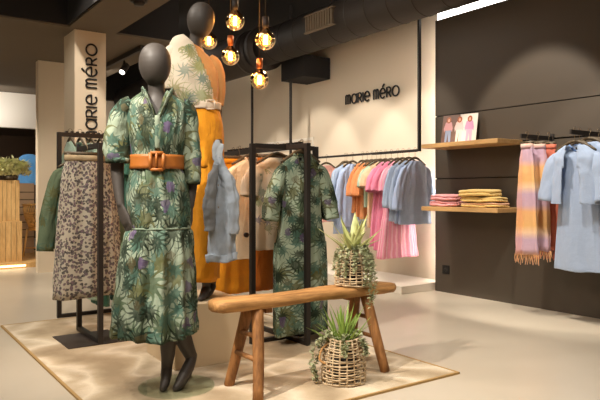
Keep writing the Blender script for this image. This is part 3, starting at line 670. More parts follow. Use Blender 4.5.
for sx in (-1, 1):
    for sy in (-1, 1):
        MB().tube([(sx * .43, sy * .15, .0), (sx * .40, sy * .105, .2), (sx * .37, sy * .045, .435)], [.028, .03, .033], 8, sub=3).build('leg', m_benchleg, bn)
    for zz, yy in ((.19, .1), (.3, .075)):
        MB().tube([(sx * (.445 - zz * .15), -yy, zz), (sx * (.445 - zz * .15), yy, zz)], .013, 8).build('rung', m_benchleg, bn)
    MB().box(sx * .30 - .02, sx * .30 + .02, -.05, .05, .405, .432).build('wedge', m_benchleg, bn, smooth=False)

# ------------------------------------------------------------------ baskets and plants
def basket(loc, rb, rt, h, label, seed, handles=True):
    t = thing('wicker_basket', label, 'basket', loc, 0, None); rnd = random.Random(seed)
    w = MB(); nr = int(h / .0135)
    for i in range(nr):
        u = i / (nr - 1); r = rb + (rt - rb) * u + .012 * math.sin(PI * u); ph = rnd.random() * 6
        pts = [((r + .005 * math.sin(9 * a + (i % 2) * PI)) * math.cos(a), (r + .005 * math.sin(9 * a + (i % 2) * PI)) * math.sin(a), .006 + u * h + .004 * math.sin(2 * a + ph)) for a in [2 * PI * k / 40 for k in range(41)]]
        w.tube(pts, .0042 * rnd.uniform(.7, 1.25), 6)
    w.build('weave', m_wicker, t)
    s_ = MB()
    for k in range(18):
        a = 2 * PI * k / 18
        s_.tube([((rb + .0) * math.cos(a), rb * math.sin(a), .004), (((rb + rt) / 2 + .012) * math.cos(a), ((rb + rt) / 2 + .012) * math.sin(a), h / 2), (rt * math.cos(a), rt * math.sin(a), h + .01)], .0045, 6, sub=3)
    s_.build('stakes', m_wicker, t)
    if handles:
        for s2 in (-1, 1):
            pts = [(s2 * (rt - .005), 0.02, h * .93), (s2 * (rt + .04), .03, h * .8), (s2 * (rt + .052), .03, h * .55), (s2 * (rt + .01), 0.0, h * .45)]
            MB().tube(pts, .006, 8, sub=5).build('handle', plain('cane', rgb(196, 148, 92), .6), t)
    MB().tube([(0, 0, .006), (0, 0, h * .62), (0, 0, h * .66)], [rb * .62, rt * .78, rt * .7], 20).build('liner', m_soil, t)
    return t
def leafmat(name, a, b):
    t = NT(name); o = t.coord('Object'); t.col(t.mix(t.noise(o, 18, 3), a, b)); t.rough(.5); return t.mat
m_leaf = leafmat('fresh_leaf', rgb(92, 128, 44), rgb(164, 188, 90)); m_leafp = leafmat('pale_leaf', rgb(132, 148, 84), rgb(226, 224, 158)); m_trail = leafmat('trail_leaf', rgb(112, 126, 88), rgb(200, 200, 160))
def blade(mb, base, dirv, ln, w, bend=.3, n=8, fold=.25):
    d = Vector(dirv).normalized(); side = d.cross(Vector((0, 0, 1)));
    if side.length < .05: side = Vector((1, 0, 0))
    side.normalize(); out = Vector((d.x, d.y, 0)); vs = []
    p = Vector(base)
    for i in range(n + 1):
        u = i / n; dd = (d + out * bend * u * 1.2 - Vector((0, 0, 1)) * bend * u * u * .9).normalized()
        if i: p = p + dd * ln / n
        ww = w * (math.sin(PI * (u * .8 + .15)) ** .8) * (1 - u ** 6); nrm = side.cross(dd).normalized()
        vs += [p - side * ww + nrm * ww * fold, p, p + side * ww + nrm * ww * fold]
    fs = []
    for i in range(n):
        a = i * 3; fs += [(a, a + 1, a + 4, a + 3), (a + 1, a + 2, a + 5, a + 4)]
    mb.add(vs, fs)
# plants
def trail(parent, paths, mat, seed, lw=.009):
    rnd = random.Random(seed); mb = MB()
    for pth in paths:
        pts, _ = spl([Vector(p) for p in pth], [1] * len(pth), 8)
        mb.tube(pts, .0015, 5)
        for p in pts:
            for k in range(4):
                q = p + Vector((rnd.uniform(-.012, .012), rnd.uniform(-.012, .012), rnd.uniform(-.008, .008)))
                dv = Vector((rnd.uniform(-1, 1), rnd.uniform(-1, 1), rnd.uniform(-.3, .9)))
                blade(mb, q, dv, lw * 2.2, lw * .8, .1, 3)
    return mb.build('trailing_stems', mat, parent)
def spiky(loc, name, label, leaves, mat, trails, seed, z0):
    t = thing(name, label, 'plant', loc); rnd = random.Random(seed)
    for (az, el, ln, w, bend) in leaves:
        mb = MB(); dv = (math.cos(az) * math.cos(el), math.sin(az) * math.cos(el), math.sin(el))
        blade(mb, (rnd.uniform(-.02, .02), rnd.uniform(-.02, .02), z0), dv, ln, w, bend)
        mb.build('leaf', mat, t, solid=.0015)
    MB().tube([(0, 0, z0 - .05), (0, 0, z0 + .01)], [.03, .012], 10).build('crown', m_soil, t)
    if trails: trail(t, trails, m_trail, seed)
    return t
vx, vy = .816, -.578      # camera-right in world
def cr_(r, tw, z): return (r * vx - tw * .578, r * vy - tw * .816, z)   # right, towards camera, up
bx, by = 2.365, 2.80
basket((bx, by, .504), .105, .07, .2, 'whitewashed wicker basket standing on the right end of the bench', 1, handles=False)
rnd = random.Random(9)
lv = []
def az_right(a): return a - R(35.3)
rnf = random.Random(77)
FL = [(rnf.uniform(0, 360), rnf.uniform(44, 84), rnf.uniform(.15, .24), rnf.uniform(.012, .02), rnf.uniform(.0, .2)) for _ in range(16)]
for az, el, ln, w, b in FL + [(180, 50, .22, .016, .1), (170, 62, .14, .015, .1), (150, 82, .22, .03, .0), (200, 78, .2, .034, .05), (90, 80, .24, .032, 0), (30, 74, .2, .034, .05), (-10, 55, .21, .024, .15), (0, 42, .18, .02, .2), (-50, 60, .18, .024, .15), (60, 62, .2, .026, .1), (230, 58, .17, .022, .15), (270, 66, .16, .024, .12), (130, 66, .2, .024, .1)]:
    lv.append((az_right(R(az)), R(el - 6), ln * 1.12, w, b))
def trs(rt, h, drop, n, seed, z0):
    rnd = random.Random(seed); out = []
    for i in range(n):
        a = 2 * PI * i / n + rnd.uniform(-.3, .3); c_, s_ = math.cos(a), math.sin(a); dr = drop * rnd.uniform(.5, 1)
        out.append([(c_ * .02, s_ * .02, z0), (c_ * rt * .8, s_ * rt * .8, h + .03), (c_ * (rt + .03), s_ * (rt + .03), h - .02), (c_ * (rt + .045), s_ * (rt + .045), h - dr * .5), (c_ * (rt + .05), s_ * (rt + .05), h - dr)])
    return out
tl = trs(.07, .2, .19, 11, 3, .17) + [[cr_(.02, .02, .17), cr_(.05, .08, .22), cr_(.08, .12, .12), cr_(.085, .125, 0), cr_(.08, .125, -.1)], [cr_(.02, .02, .17), cr_(.07, .05, .2), cr_(.11, .1, .1), cr_(.11, .12, .0), cr_(.1, .125, -.07)]]
spiky((bx, by, .504), 'potted_fern', 'pale green staghorn fern with trailing sprigs in the basket on the bench', lv, m_leafp, tl, 5, .17)
gx, gy = 2.17, 2.65
basket((gx, gy, .012), .118, .088, .235, 'whitewashed wicker basket with cane handles on the rug under the bench', 2)
lv = []
rnd = random.Random(12)
for i in range(36):
    a = 2 * PI * i / 36 * 2.3 + rnd.uniform(-.2, .2); el = R(rnd.uniform(48, 88)); lv.append((a, el, rnd.uniform(.2, .29), .0085, rnd.uniform(.05, .3)))
for i in range(7): lv.append((az_right(R(180 + rnd.uniform(-25, 25))), R(rnd.uniform(25, 50)), rnd.uniform(.16, .24), .008, .1))
tl = trs(.088, .235, .1, 5, 8, .17) + [[cr_(-.02, .02, .17), cr_(-.08, .05, .26), cr_(-.15, .06, .22), cr_(-.175, .06, .12), cr_(-.155, .07, .03)], [cr_(-.02, .02, .17), cr_(-.09, .03, .25), cr_(-.13, .03, .16), cr_(-.165, .04, .08), cr_(-.145, .05, .02)]]
spiky((gx, gy, .012), 'potted_succulent', 'bright green spiky succulent with a trailing stem in the floor basket', lv, m_leaf, tl, 6, .17)

# ------------------------------------------------------------------ mannequins
def remesh(mb, name, mat, parent, vox=.005):
    o = mb.build(name, mat, parent)
    m = o.modifiers.new('r', 'REMESH'); m.mode = 'VOXEL'; m.voxel_size = vox; m.use_smooth_shade = True
    s = o.modifiers.new('s', 'SMOOTH'); s.iterations = 4; s.factor = .5
    return o
def egg(mb, c, hw, hd, z0, z1, lean=0):
    rg = []
    for i in range(15):
        u = i / 14; a = PI * u; z = (z0 + z1) / 2 + (z1 - z0) / 2 * math.cos(a)
        k = max(.02, math.sin(a)) ** .9 * (1 - .16 * u * u)
        rg.append((c[0] + lean * (z1 - z), c[1] + .01 * (1 - u), z, hw * k * 1.05, hd * k * 1.03))
    mb.loft(rg, 32, 1, cap0=True, cap1=True)
def finger(mb, p, d, curl, ln, r):
    p = Vector(p); d = Vector(d).normalized(); c = Vector(curl)
    pts = [p - d * .02]; q = p
    for k, f in enumerate((.42, .32, .26)):
        dd = (d + c * (.15 + .3 * k)).normalized(); pts.append(q); q = q + dd * ln * f
    pts.append(q); mb.tube(pts, [r, r, r * .95, r * .88, r * .7], 10)
def hand(mb, wrist, d, side, curl, thumb, L=.175, s=1):
    # d: pointing, side: across the palm, curl: palm direction
    w = Vector(wrist); d = Vector(d).normalized(); sd = Vector(side).normalized(); cv = Vector(curl).normalized()
    pts = [w - d * .02, w + d * .02, w + d * .06, w + d * .09]
    # palm flattened along curl
    mb.tube(pts, [.024, .032, .038, .034], 14, flat=.42, up=cv)
    for k, (off, ln) in enumerate(((-.029, .062), (-.01, .078), (.01, .074), (.028, .058))):
        finger(mb, w + d * .088 + sd * off, (d + sd * off * 3), cv * (.3 + .12 * k), ln * 1.05, .0082)
    tb = w + d * .025 + sd * thumb * .026
    mb.tube([tb - sd * thumb * .012, tb, tb + d * .022 + sd * thumb * .014 + cv * .008, tb + d * .052 + sd * thumb * .018 + cv * .018], [.011, .012, .0105, .008], 10)

MR = R(-22.4)
m1 = thing('mannequin', 'grey egg-headed mannequin in a green palm print shirt dress on a glass disc', 'mannequin', (1.287, 3.125, .012), MR)
mb = MB()
egg(mb, (-.012, -.01), .084, .1, 1.598, 1.825)
mb.loft([(-.01, .01, 1.70, .05, .055), (-.006, .015, 1.62, .045, .05), (-.003, .02, 1.56, .046, .05), (0, .02, 1.52, .07, .06), (0, .02, 1.49, .13, .07), (0, .015, 1.43, .155, .085), (.0, .0, 1.33, .14, .1), (0, .0, 1.2, .115, .085), (0, .01, 1.06, .14, .1), (-.0, .02, .95, .155, .11), (0, .02, .86, .15, .1)], 32, 3, cap0=True, cap1=True)
for s_, pts, rr in ((-1, [(-.14, .02, 1.47), (-.19, .02, 1.38), (-.205, .02, 1.2), (-.2, 0, 1.08), (-.185, -.03, .965)], [.045, .042, .036, .03, .021]),
                    (1, [(.14, .02, 1.47), (.175, .03, 1.38), (.185, .04, 1.2), (.182, .02, 1.08), (.17, 0, .955)], [.045, .042, .036, .03, .021])):
    mb.tube(pts, rr, 16, sub=4)
hand(mb, (-.183, -.032, .955), (.38, -.12, -1), (.55, -.75, .15), (.6, .6, 0), -1)
hand(mb, (.17, .0, .945), (-.12, -.05, -1), (-.35, -.9, 0), (-.7, .4, 0), 1)
# legs: straight one (viewer left) and heel raised one (viewer right)
mb.tube([(-.06, .02, .9), (-.02, .0, .52), (.045, -.0, .34), (.055, .0, .2), (.05, .01, .12), (.045, -.01, .06)], [.085, .06, .05, .04, .031, .03], 20, sub=4)
mb.tube([(.05, .02, .115), (.046, -.02, .07), (.035, -.055, .03), (.022, -.09, .018)], [.031, .034, .03, .016], 16, flat=.8, sub=3, up=(0, .5, 1))
mb.tube([(.07, .03, .9), (.09, .0, .52), (.105, .01, .36), (.14, .03, .24), (.17, .05, .165), (.182, .06, .14)], [.085, .062, .053, .045, .036, .031], 20, sub=4)
mb.tube([(.19, .065, .145), (.165, .02, .10), (.13, -.035, .05), (.105, -.065, .024), (.085, -.09, .016)], [.03, .04, .04, .031, .016], 16, flat=.8, sub=3, up=(0, .5, 1))
mb.tube([(.178, .06, .17), (.192, .07, .14), (.19, .065, .122)], [.024, .024, .018], 12)
remesh(mb, 'body', m_mann, m1, .0055)
# dress
d = MB()
rings = [(-.005, .0, 1.575, .062, .062, 0, 0), (0, .005, 1.55, .098, .072, 0, 0), (0, .01, 1.525, .135, .085, 0, .002), (0, .01, 1.49, .16, .10, 0, .003), (0, .005, 1.42, .158, .115, 0, .006), (.0, -.005, 1.34, .142, .125, 0, .008), (.0, 0, 1.25, .13, .112, 0, .006), (.0, 0, 1.2, .128, .108, 0, .003), (.0, 0, 1.16, .132, .112, 0, .006),
         (0, .005, 1.08, .158, .132, 0, .009), (.01, .01, .95, .165, .145, 0, .01), (.01, .01, .86, .165, .145, 0, .006), (.01, .01, .84, .164, .144, 0, .003), (.005, .01, .80, .178, .158, 0, .022), (-.005, .01, .6, .20, .18, 0, .034), (-.013, .01, .4, .217, .195, 0, .038), (-.015, .01, .285, .224, .20, .02, .038)]
d.loft(rings, 128, 4, 13, 7, vdrop=(.15, .055, .16))
d.build('dress', m_palm, m1, solid=.003)
for pts, rr in (([(-.125, .01, 1.5), (-.175, .01, 1.46), (-.2, .01, 1.36), (-.205, .005, 1.27), (-.2, .0, 1.2)], [.045, .053, .059, .067, .058]),
                ([(.12, .01, 1.5), (.155, .01, 1.45), (.166, .01, 1.34), (.176, .01, 1.2), (.178, .0, 1.09)], [.05, .052, .05, .052, .045])):
    MB().tube(pts, rr, 28, .95, caps=False, fold=.05, nf=4, seed=3, sub=6).build('sleeve', m_palm, m1, solid=.003)
for x, z, r in ((-.2, 1.2, .06), (.178, 1.09, .046)):
    MB().tube([(x, 0, z + .015), (x, 0, z - .012)], [r * 1.03, r * .97], 24, caps=False, fold=.02).build('cuff', m_palm, m1, solid=.006)
# lapels of the collar
for s_ in (-1, 1):
    cb = MB(); pts = [(s_ * .066, .03, 1.578), (s_ * .075, -.03, 1.57), (s_ * .05, -.08, 1.52), (s_ * .012, -.115, 1.42)]
    cb.tube(pts, [.012, .02, .02, .006], 10, flat=.35, sub=4, up=(0, 1, 0)); cb.build('lapel', m_palm, m1)
pk = MB().tube([(0, -.118, 1.43), (0, -.131, 1.34), (0, -.122, 1.25)], .013, 8, flat=.3, sub=3); pk.build('placket', m_palm, m1)
bl = MB().loft([(0, 0, 1.232, .14, .124), (0, 0, 1.198, .139, .123), (0, 0, 1.158, .142, .126)], 48, 2); belt1 = bl.build('belt', m_belt, m1, solid=.005, cloth=False)
bk = MB()
for a, b in (((-.035, 1.237), (.03, 1.237)), ((.03, 1.237), (.03, 1.152)), ((.03, 1.152), (-.035, 1.152)), ((-.035, 1.152), (-.035, 1.237))):
    bk.tube([(a[0], -.133, a[1]), (b[0], -.133, b[1])], .009, 8)
bk.tube([(-.005, -.136, 1.243), (-.005, -.136, 1.163)], .006, 8)
bk.build('belt_buckle', m_belt, belt1)
MB().loft([(.01, .01, .854, .165, .147, 0, .0), (.01, .01, .849, .166, .148, 0, .0), (.01, .01, .844, .165, .147, 0, .0)], 64, 2, 11, 7).build('tier_seam', fabric('seam_sage', rgb(132, 148, 128)), m1, solid=.002)
MB().tube([(-.0, .0, 0), (0, 0, .008)], .2, 64).build('glass_base', None, m1) if False else None
gm = NT('base_glass')
_a = gm.node('ShaderNodeBsdfTransparent'); _a.inputs[0].default_value = (.9, .95, .92, 1)
_b = gm.node('ShaderNodeBsdfGlossy'); _b.inputs[1].default_value = .05
_c = gm.node('ShaderNodeMixShader'); _f = gm.node('ShaderNodeFresnel'); _f.inputs[0].default_value = 1.3
_c.inputs[0].default_value = .1; gm.l.new(_a.outputs[0], _c.inputs[1]); gm.l.new(_b.outputs[0], _c.inputs[2]); gm.l.new(_c.outputs[0], gm.n['Material Output'].inputs[0])
MB().tube([(.1, .0, .001), (.1, .0, .009)], .2, 64).build('glass_base', gm.mat, m1, smooth=False)

# plinth + mannequin 2
bxo = MB().box(-.23, .23, -.25, .25, 0, .375).build('display_plinth', plain('plinth_beige', rgb(214, 192, 158), .6), smooth=False, bevel=.004)
bxo.location = (1.735, 3.60, .012); bxo.rotation_euler = (0, 0, R(-3)); tag(bxo, 'beige box plinth under the rear mannequin in mustard trousers', 'plinth')
m2 = thing('mannequin', 'taller grey mannequin in a cream palm tee and mustard trousers standing on the plinth', 'mannequin', (1.755, 3.53, .387), R(-26.5))
Z = -.387
mb = MB()
egg(mb, (-.008, -.01), .085, .1, 2.01 + Z, 2.235 + Z, -.05)
mb.loft([(-.03, .0, 2.10 + Z, .045, .05), (-.04, .01, 2.03 + Z, .042, .048), (-.052, .015, 1.97 + Z, .045, .05), (-.055, .02, 1.93 + Z, .08, .06, -.3), (-.05, .02, 1.89 + Z, .125, .07, -.3), (-.045, .02, 1.82 + Z, .13, .085, -.15), (-.03, .0, 1.73 + Z, .12, .095), (-.01, .0, 1.6 + Z, .1, .08), (.0, .01, 1.46 + Z, .12, .1), (0, .02, 1.36 + Z, .13, .105), (0, .02, 1.27 + Z, .12, .1)], 32, 3, cap0=True, cap1=True)
mb.tube([(-.16, .02, 1.93 + Z), (-.2, .03, 1.82 + Z), (-.2, .03, 1.64 + Z), (-.18, -.02, 1.5 + Z), (-.15, -.05, 1.4 + Z)], [.045, .042, .036, .03, .021], 16, sub=4)
mb.tube([(.05, .02, 1.87 + Z), (.085, .03, 1.79 + Z), (.085, .06, 1.62 + Z), (.09, .03, 1.5 + Z), (.085, -.05, 1.41 + Z)], [.045, .043, .036, .03, .021], 16, sub=4)
hand(mb, (-.15, -.05, 1.4 + Z), (.1, -.1, -1), (.6, -.7, 0), (.6, .5, 0), -1)
hand(mb, (.085, -.055, 1.405 + Z), (.05, -.55, -.8), (.5, -.3, 0), (-.3, .3, -.5), -1)
for x, y in ((.0, -.02), (.035, .07)):
    mb.tube([(x * .5 - .03 + (.06 if y > 0 else 0), .02, 1.3 + Z), (x, .01, .9 + Z), (x + .015, y, .6 + Z), (x + .02, y, .5 + Z), (x + .02, y + .01, .45 + Z)], [.08, .056, .042, .03, .026], 18, sub=4)
    mb.tube([(x + .025, y + .03, .435 + Z), (x + .018, y, .445 + Z), (x + .005, y - .05, .42 + Z), (x - .012, y - .10, .404 + Z), (x - .02, y - .125, .4 + Z)], [.024, .03, .027, .02, .012], 16, flat=.8, sub=3, up=(0, .4, 1))
remesh(mb, 'body', m_mann, m2, .0055)
tee = tee_print('tee_print', -.045, 1.75 + Z, .14, .2, 1.2)
tb_ = MB().loft([(-.075, .005, 1.985 + Z, .05, .06, -.9), (-.075, .01, 1.965 + Z, .085, .07, -.7), (-.07, .01, 1.925 + Z, .125, .085, -.55), (-.065, .01, 1.87 + Z, .145, .1, -.35, .004), (-.065, .0, 1.8 + Z, .15, .115, -.2, .007), (-.055, .0, 1.7 + Z, .145, .12, -.05, .009), (-.03, .0, 1.61 + Z, .12, .11, 0, .009), (-.015, 0, 1.575 + Z, .105, .1, 0, .004)], 64, 4, 8, 5)
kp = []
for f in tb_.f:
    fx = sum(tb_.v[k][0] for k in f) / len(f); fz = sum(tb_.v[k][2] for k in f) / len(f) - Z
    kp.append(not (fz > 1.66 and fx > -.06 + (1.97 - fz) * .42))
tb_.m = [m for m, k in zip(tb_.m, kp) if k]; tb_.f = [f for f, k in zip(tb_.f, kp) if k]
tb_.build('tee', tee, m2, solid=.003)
m_tan = fabric('tan_cover', rgb(206, 150, 92))  # plain tan layer over the torso, shoulder and upper arm
MB().loft([(-.055, .01, 1.965 + Z, .05, .056, -.5), (-.04, .02, 1.93 + Z, .09, .07, -.5), (-.03, .02, 1.88 + Z, .118, .085, -.35, .002), (-.025, .01, 1.8 + Z, .122, .1, -.1, .003), (-.015, .0, 1.7 + Z, .112, .1, 0, .003), (-.005, 0, 1.59 + Z, .094, .088, 0, .003)], 48, 4, 6, 9).build('tan_layer', m_tan, m2, solid=.003)
MB().tube([(.03, .02, 1.89 + Z), (.07, .025, 1.84 + Z), (.09, .035, 1.76 + Z), (.092, .055, 1.66 + Z), (.088, .055, 1.6 + Z)], [.04, .052, .05, .045, .04], 24, 1, caps=False, fold=.02, sub=5).build('tan_layer_arm', m_tan, m2, solid=.003)
MB().tube([(-.14, .01, 1.95 + Z), (-.19, .01, 1.89 + Z), (-.215, .01, 1.8 + Z), (-.21, .0, 1.68 + Z)], [.05, .064, .07, .068], 24, .9, caps=False, fold=.04, sub=6).build('sleeve', tee, m2, solid=.003)
tr_ = MB().loft([(0, 0, 1.6 + Z, .1, .092), (0, 0, 1.56 + Z, .105, .098, 0, .002), (0, .0, 1.45 + Z, .125, .125, 0, .005), (0, .005, 1.3 + Z, .13, .14, 0, .007), (0.0, .01, 1.2 + Z, .125, .14, 0, .007)], 56, 4, 7, 2); tr_.build('trousers', m_orange, m2, solid=.003)
MB().loft([(-.01, -.03, 1.28 + Z, .115, .1, 0, .004), (-.005, -.03, 1.0 + Z, .105, .1, 0, .009), (-.0, -.03, .75 + Z, .1, .11, 0, .013), (-.015, -.03, .5 + Z, .1, .11, 0, .014)], 48, 5, 5, 3).build('trouser_leg', m_orange, m2, solid=.003)
MB().loft([(.02, .06, 1.28 + Z, .1, .09, 0, .004), (.02, .08, 1.0 + Z, .09, .09, 0, .009), (.02, .08, .75 + Z, .085, .09, 0, .013), (.02, .08, .5 + Z, .085, .09, 0, .014)], 48, 5, 5, 6).build('trouser_leg', m_orange, m2, solid=.003)
MB().loft([(0, 0, 1.605 + Z, .112, .104), (0, 0, 1.585 + Z, .112, .105), (0, 0, 1.562 + Z, .113, .106)], 48, 2).build('belt', m_whitebelt, m2, solid=.004)
bk = MB()
for a, b in (((.02, 1.61), (.07, 1.61)), ((.07, 1.61), (.07, 1.558)), ((.07, 1.558), (.02, 1.558)), ((.02, 1.558), (.02, 1.61))): bk.tube([(a[0], -.105, a[1] + Z), (b[0], -.105, b[1] + Z)], .005, 8)
bk.build('belt_buckle', m_whitebelt, m2)
# denim jacket held at the hip
ca, sa = math.cos(R(-26.5)), math.sin(R(-26.5))
def l2w(x, y, z): return (1.755 + x * ca - y * sa, 3.53 + x * sa + y * ca, z)
jk = thing('denim_jacket', 'pale blue denim jacket hanging bunched from the rear mannequin hand', 'jacket', l2w(.088, -.19, 1.34), R(-26.5))
CR = bpy.data.textures.new('crumple', 'CLOUDS'); CR.noise_scale = .06; CR.noise_depth = 1
m_lining_shade = fabric('denim_shadow_side', rgb(128, 132, 136), .2)  # grey lining with its shadow put into the fabric colour
def crump(o, st=.026):
    o.modifiers['w'].texture = CR; o.modifiers['w'].strength = st; return o
crump(MB().loft([(0, 0, -.02, .012, .012), (.0, 0, -.07, .018, .016, 0, .004), (.008, 0, -.13, .032, .025, 0, .01), (.015, 0, -.2, .055, .032, 0, .018), (.022, 0, -.32, .07, .038, 0, .026), (.022, 0, -.5, .076, .042, 0, .028), (.02, 0, -.66, .08, .045, .06, .026), (.02, 0, -.70, .082, .045, .06, .024)], 72, 7, 5, 4).build('body', m_denim, jk, solid=.003))
crump(MB().tube([(.02, -.01, -.13), (.06, -.025, -.22), (.088, -.035, -.36), (.085, -.035, -.54)], [.016, .034, .036, .034], 32, .7, caps=False, fold=.12, nf=3, sub=12).build('sleeve', m_denim, jk, solid=.003), .026)
crump(MB().tube([(-.01, -.03, -.13), (-.035, -.045, -.24), (-.048, -.05, -.38), (-.05, -.05, -.52)], [.014, .03, .034, .03], 32, .7, caps=False, fold=.12, nf=3, seed=5, sub=12).build('sleeve', m_lining_shade, jk, solid=.003), .026)
m_dc = fabric('pale_denim_collar', rgb(190, 200, 210))
crump(MB().tube([(-.02, -.005, -.1), (-.016, -.015, -.05), (-.004, -.02, .0), (.006, -.02, .018)], [.01, .02, .02, .006], 16, .35, sub=6).tube([(.006, -.02, -.14), (.012, -.022, -.08), (.014, -.02, -.03), (.024, -.015, -.005)], [.008, .018, .02, .008], 16, .35, sub=6).build('collar', m_dc, jk, solid=.001), .02)
crump(MB().loft([(.02, 0, -.66, .085, .05, .06, .026), (.02, 0, -.705, .086, .05, .06, .024)], 72, 4, 5, 4).build('hem_band', m_denim, jk, solid=.004))
MB().tube([(.0, -.052, -.25), (.004, -.052, -.25)], .006, 8).tube([(.0, -.056, -.38), (.004, -.056, -.38)], .006, 8).build('button', m_hook, jk)

# ------------------------------------------------------------------ back room
pf = thing('back_platform', 'low wooden platform with a glowing front edge at the far left', 'platform', (0, 9.25, 0))
MB().box(-3, 2.7, 0, 2.3, 0, .07).build('deck', m_crate, pf, smooth=False)
MB().box(-3, 1.88, -.012, -.001, .02, .045).build('light_strip', emit('warm_strip', (1, .75, .4, 1), 3), pf, smooth=False)
def crate(loc, w, h, label):
    t = thing('wooden_plinth', label, 'plinth', loc)
    MB().box(-w / 2, w / 2, -w / 2, w / 2, 0, h).build('block', m_crate, t, smooth=False, bevel=.004)
    g_ = MB()
    for i in range(1, 5): g_.box(-w / 2 + i * w / 5 - .002, -w / 2 + i * w / 5 + .002, -w / 2 - .0015, -w / 2 + .001, .01, h - .01)
    g_.build('plank_gaps', m_darkwood, t, smooth=False)
crate((1.70, 9.65, .07), .36, .565, 'wider pale wooden block plinth on the far platform')
crate((1.715, 9.65, .637), .28, .58, 'narrow pale wooden block plinth stacked on the wider one')
bp = thing('leafy_plant', 'bushy pale green plant on top of the stacked wooden plinths', 'plant', (1.76, 9.65, 1.218))
rnd = random.Random(3); mb = MB()
for i in range(600):
    a = rnd.random() * 6.283; r = math.sqrt(rnd.random()) * .24; z = .06 + rnd.random() * .24 * (1 - r)
    blade(mb, (r * math.cos(a), r * math.sin(a), z), (math.cos(a) * r * 3 + rnd.uniform(-.5, .5), math.sin(a) * r * 3 + rnd.uniform(-.5, .5), rnd.uniform(.1, 1)), rnd.uniform(.06, .1), .02, .3, 4)
mb.build('foliage', leafmat('cream_leaf', rgb(166, 172, 112), rgb(244, 240, 190)), bp)
MB().tube([(0, 0, 0), (0, 0, .06)], [.09, .11], 20).build('pot', m_darkwood, bp)
st = MB()
for i in range(14):
    a = i / 14 * 6.28; st.tube([(0, 0, .05), (.12 * math.cos(a), .12 * math.sin(a), .18)], .004, 5)
st.build('stems', m_darkwood, bp)
# wicker chair
wc = thing('wicker_chair', 'pale rattan chair with a woven curved back beside the wooden plinths', 'chair', (2.3, 9.95, .07), R(30))
m_cane = plain('rattan', rgb(226, 178, 104), .5)
for sx in (-1, 1):
    for sy in (-1, 1): MB().tube([(sx * .23, sy * .2, 0), (sx * .19, sy * .16, .42)], .014, 8).build('leg', m_cane, wc)
w = MB()
for k in range(26):
    a = PI * (-.05 + 1.1 * k / 25); w.tube([(.22 * math.cos(a), .2 * math.sin(a), .42), (.3 * math.cos(a), .28 * math.sin(a), .62), (.31 * math.cos(a), .3 * math.sin(a), .78)], .005, 5)
    w.tube([(.22 * math.cos(a), .2 * math.sin(a), .42), (.3 * math.cos(a + .2), .28 * math.sin(a + .2), .62), (.31 * math.cos(a + .3), .3 * math.sin(a + .3), .78)], .005, 5)
for z, r in ((.44, .23), (.55, .275), (.66, .3), (.79, .315)): w.tube([(r * math.cos(a), r * .95 * math.sin(a), z) for a in [PI * (-.08 + 1.16 * k / 20) for k in range(21)]], .014 if z > .7 else .007, 7)
w.build('woven_back', m_cane, wc)
MB().tube([(0, 0, .405), (0, 0, .44)], .235, 24).build('seat', m_cane, wc)
MB().tube([(-.2, -.17, .12), (.2, .17, .14)], .01, 6).tube([(.2, -.17, .12), (-.2, .17, .14)], .01, 6).build('stretcher', m_cane, wc)
# blue poster and striped textile at the back
bs = thing('blue_garment', 'bright blue garment on a dark stand behind the leafy plant', 'garment', (2.36, 11.3, .07))
MB().loft([(0, 0, 1.62, .06, .05), (0, 0, 1.56, .16, .08), (0, 0, 1.4, .19, .1, 0, .01), (0, 0, 1.1, .18, .1, 0, .015)], 36, 4, 6, 2).build('body', fabric('bright_blue', rgb(104, 172, 236)), bs, solid=.003)
MB().tube([(0, 0, .02), (0, 0, 1.62)], .015, 8).tube([(0, 0, 0), (0, 0, .02)], .16, 24).build('stand', m_black, bs)
ct = thing('striped_screen', 'grey beige striped panel behind the rattan chair', 'screen', (2.2, 10.7, .07))
MB().box(-.14, .1, -.02, .02, 0, 1.12).build('panel', plain('taupe_cloth', rgb(170, 142, 112), .8), ct, smooth=False)
q = MB()
for i in range(7): q.box(-.142, .102, -.024, -.02, .25 + i * .12, .265 + i * .12)
q.build('stripes', m_darkwood, ct, smooth=False)

# ------------------------------------------------------------------ lights
def spot(loc, aim, power, ang=60, blend=.5, size=.06, col=(1, .89, .77)):
    l = bpy.data.lights.new('spot', 'SPOT'); l.energy = power; l.spot_size = R(ang); l.spot_blend = blend; l.shadow_soft_size = size; l.color = col
    o = bpy.data.objects.new('spot', l); C.objects.link(o); o.location = loc
    o.rotation_euler = (Vector(aim) - Vector(loc)).to_track_quat('-Z', 'Y').to_euler(); return o
def area(loc, aim, power, sx, sy, col=(1, .85, .66)):
    l = bpy.data.lights.new('area', 'AREA'); l.energy = power; l.shape = 'RECTANGLE'; l.size = sx; l.size_y = sy; l.color = col
    o = bpy.data.objects.new('area', l); C.objects.link(o); o.location = loc
    o.rotation_euler = (Vector(aim) - Vector(loc)).to_track_quat('-Z', 'Y').to_euler(); return o
WARM = (1, .9, .78)
# wall washers on the cream wall
for y, p in ((5.0, 150), (5.9, 150), (6.9, 130), (8.4, 110)): spot((3.5, y - .3, 3.3), (5.0, y, 1.0), p, 52, .35, .05, (1, .9, .78))
# dark wall
spot((3.5, 3.2, 3.45), (5.0, 3.35, 1.0), 270, 46, .25, .05, WARM)
spot((3.3, 2.2, 3.35), (4.8, 2.75, .9), 170, 40, .35, .05, (1, .93, .82))
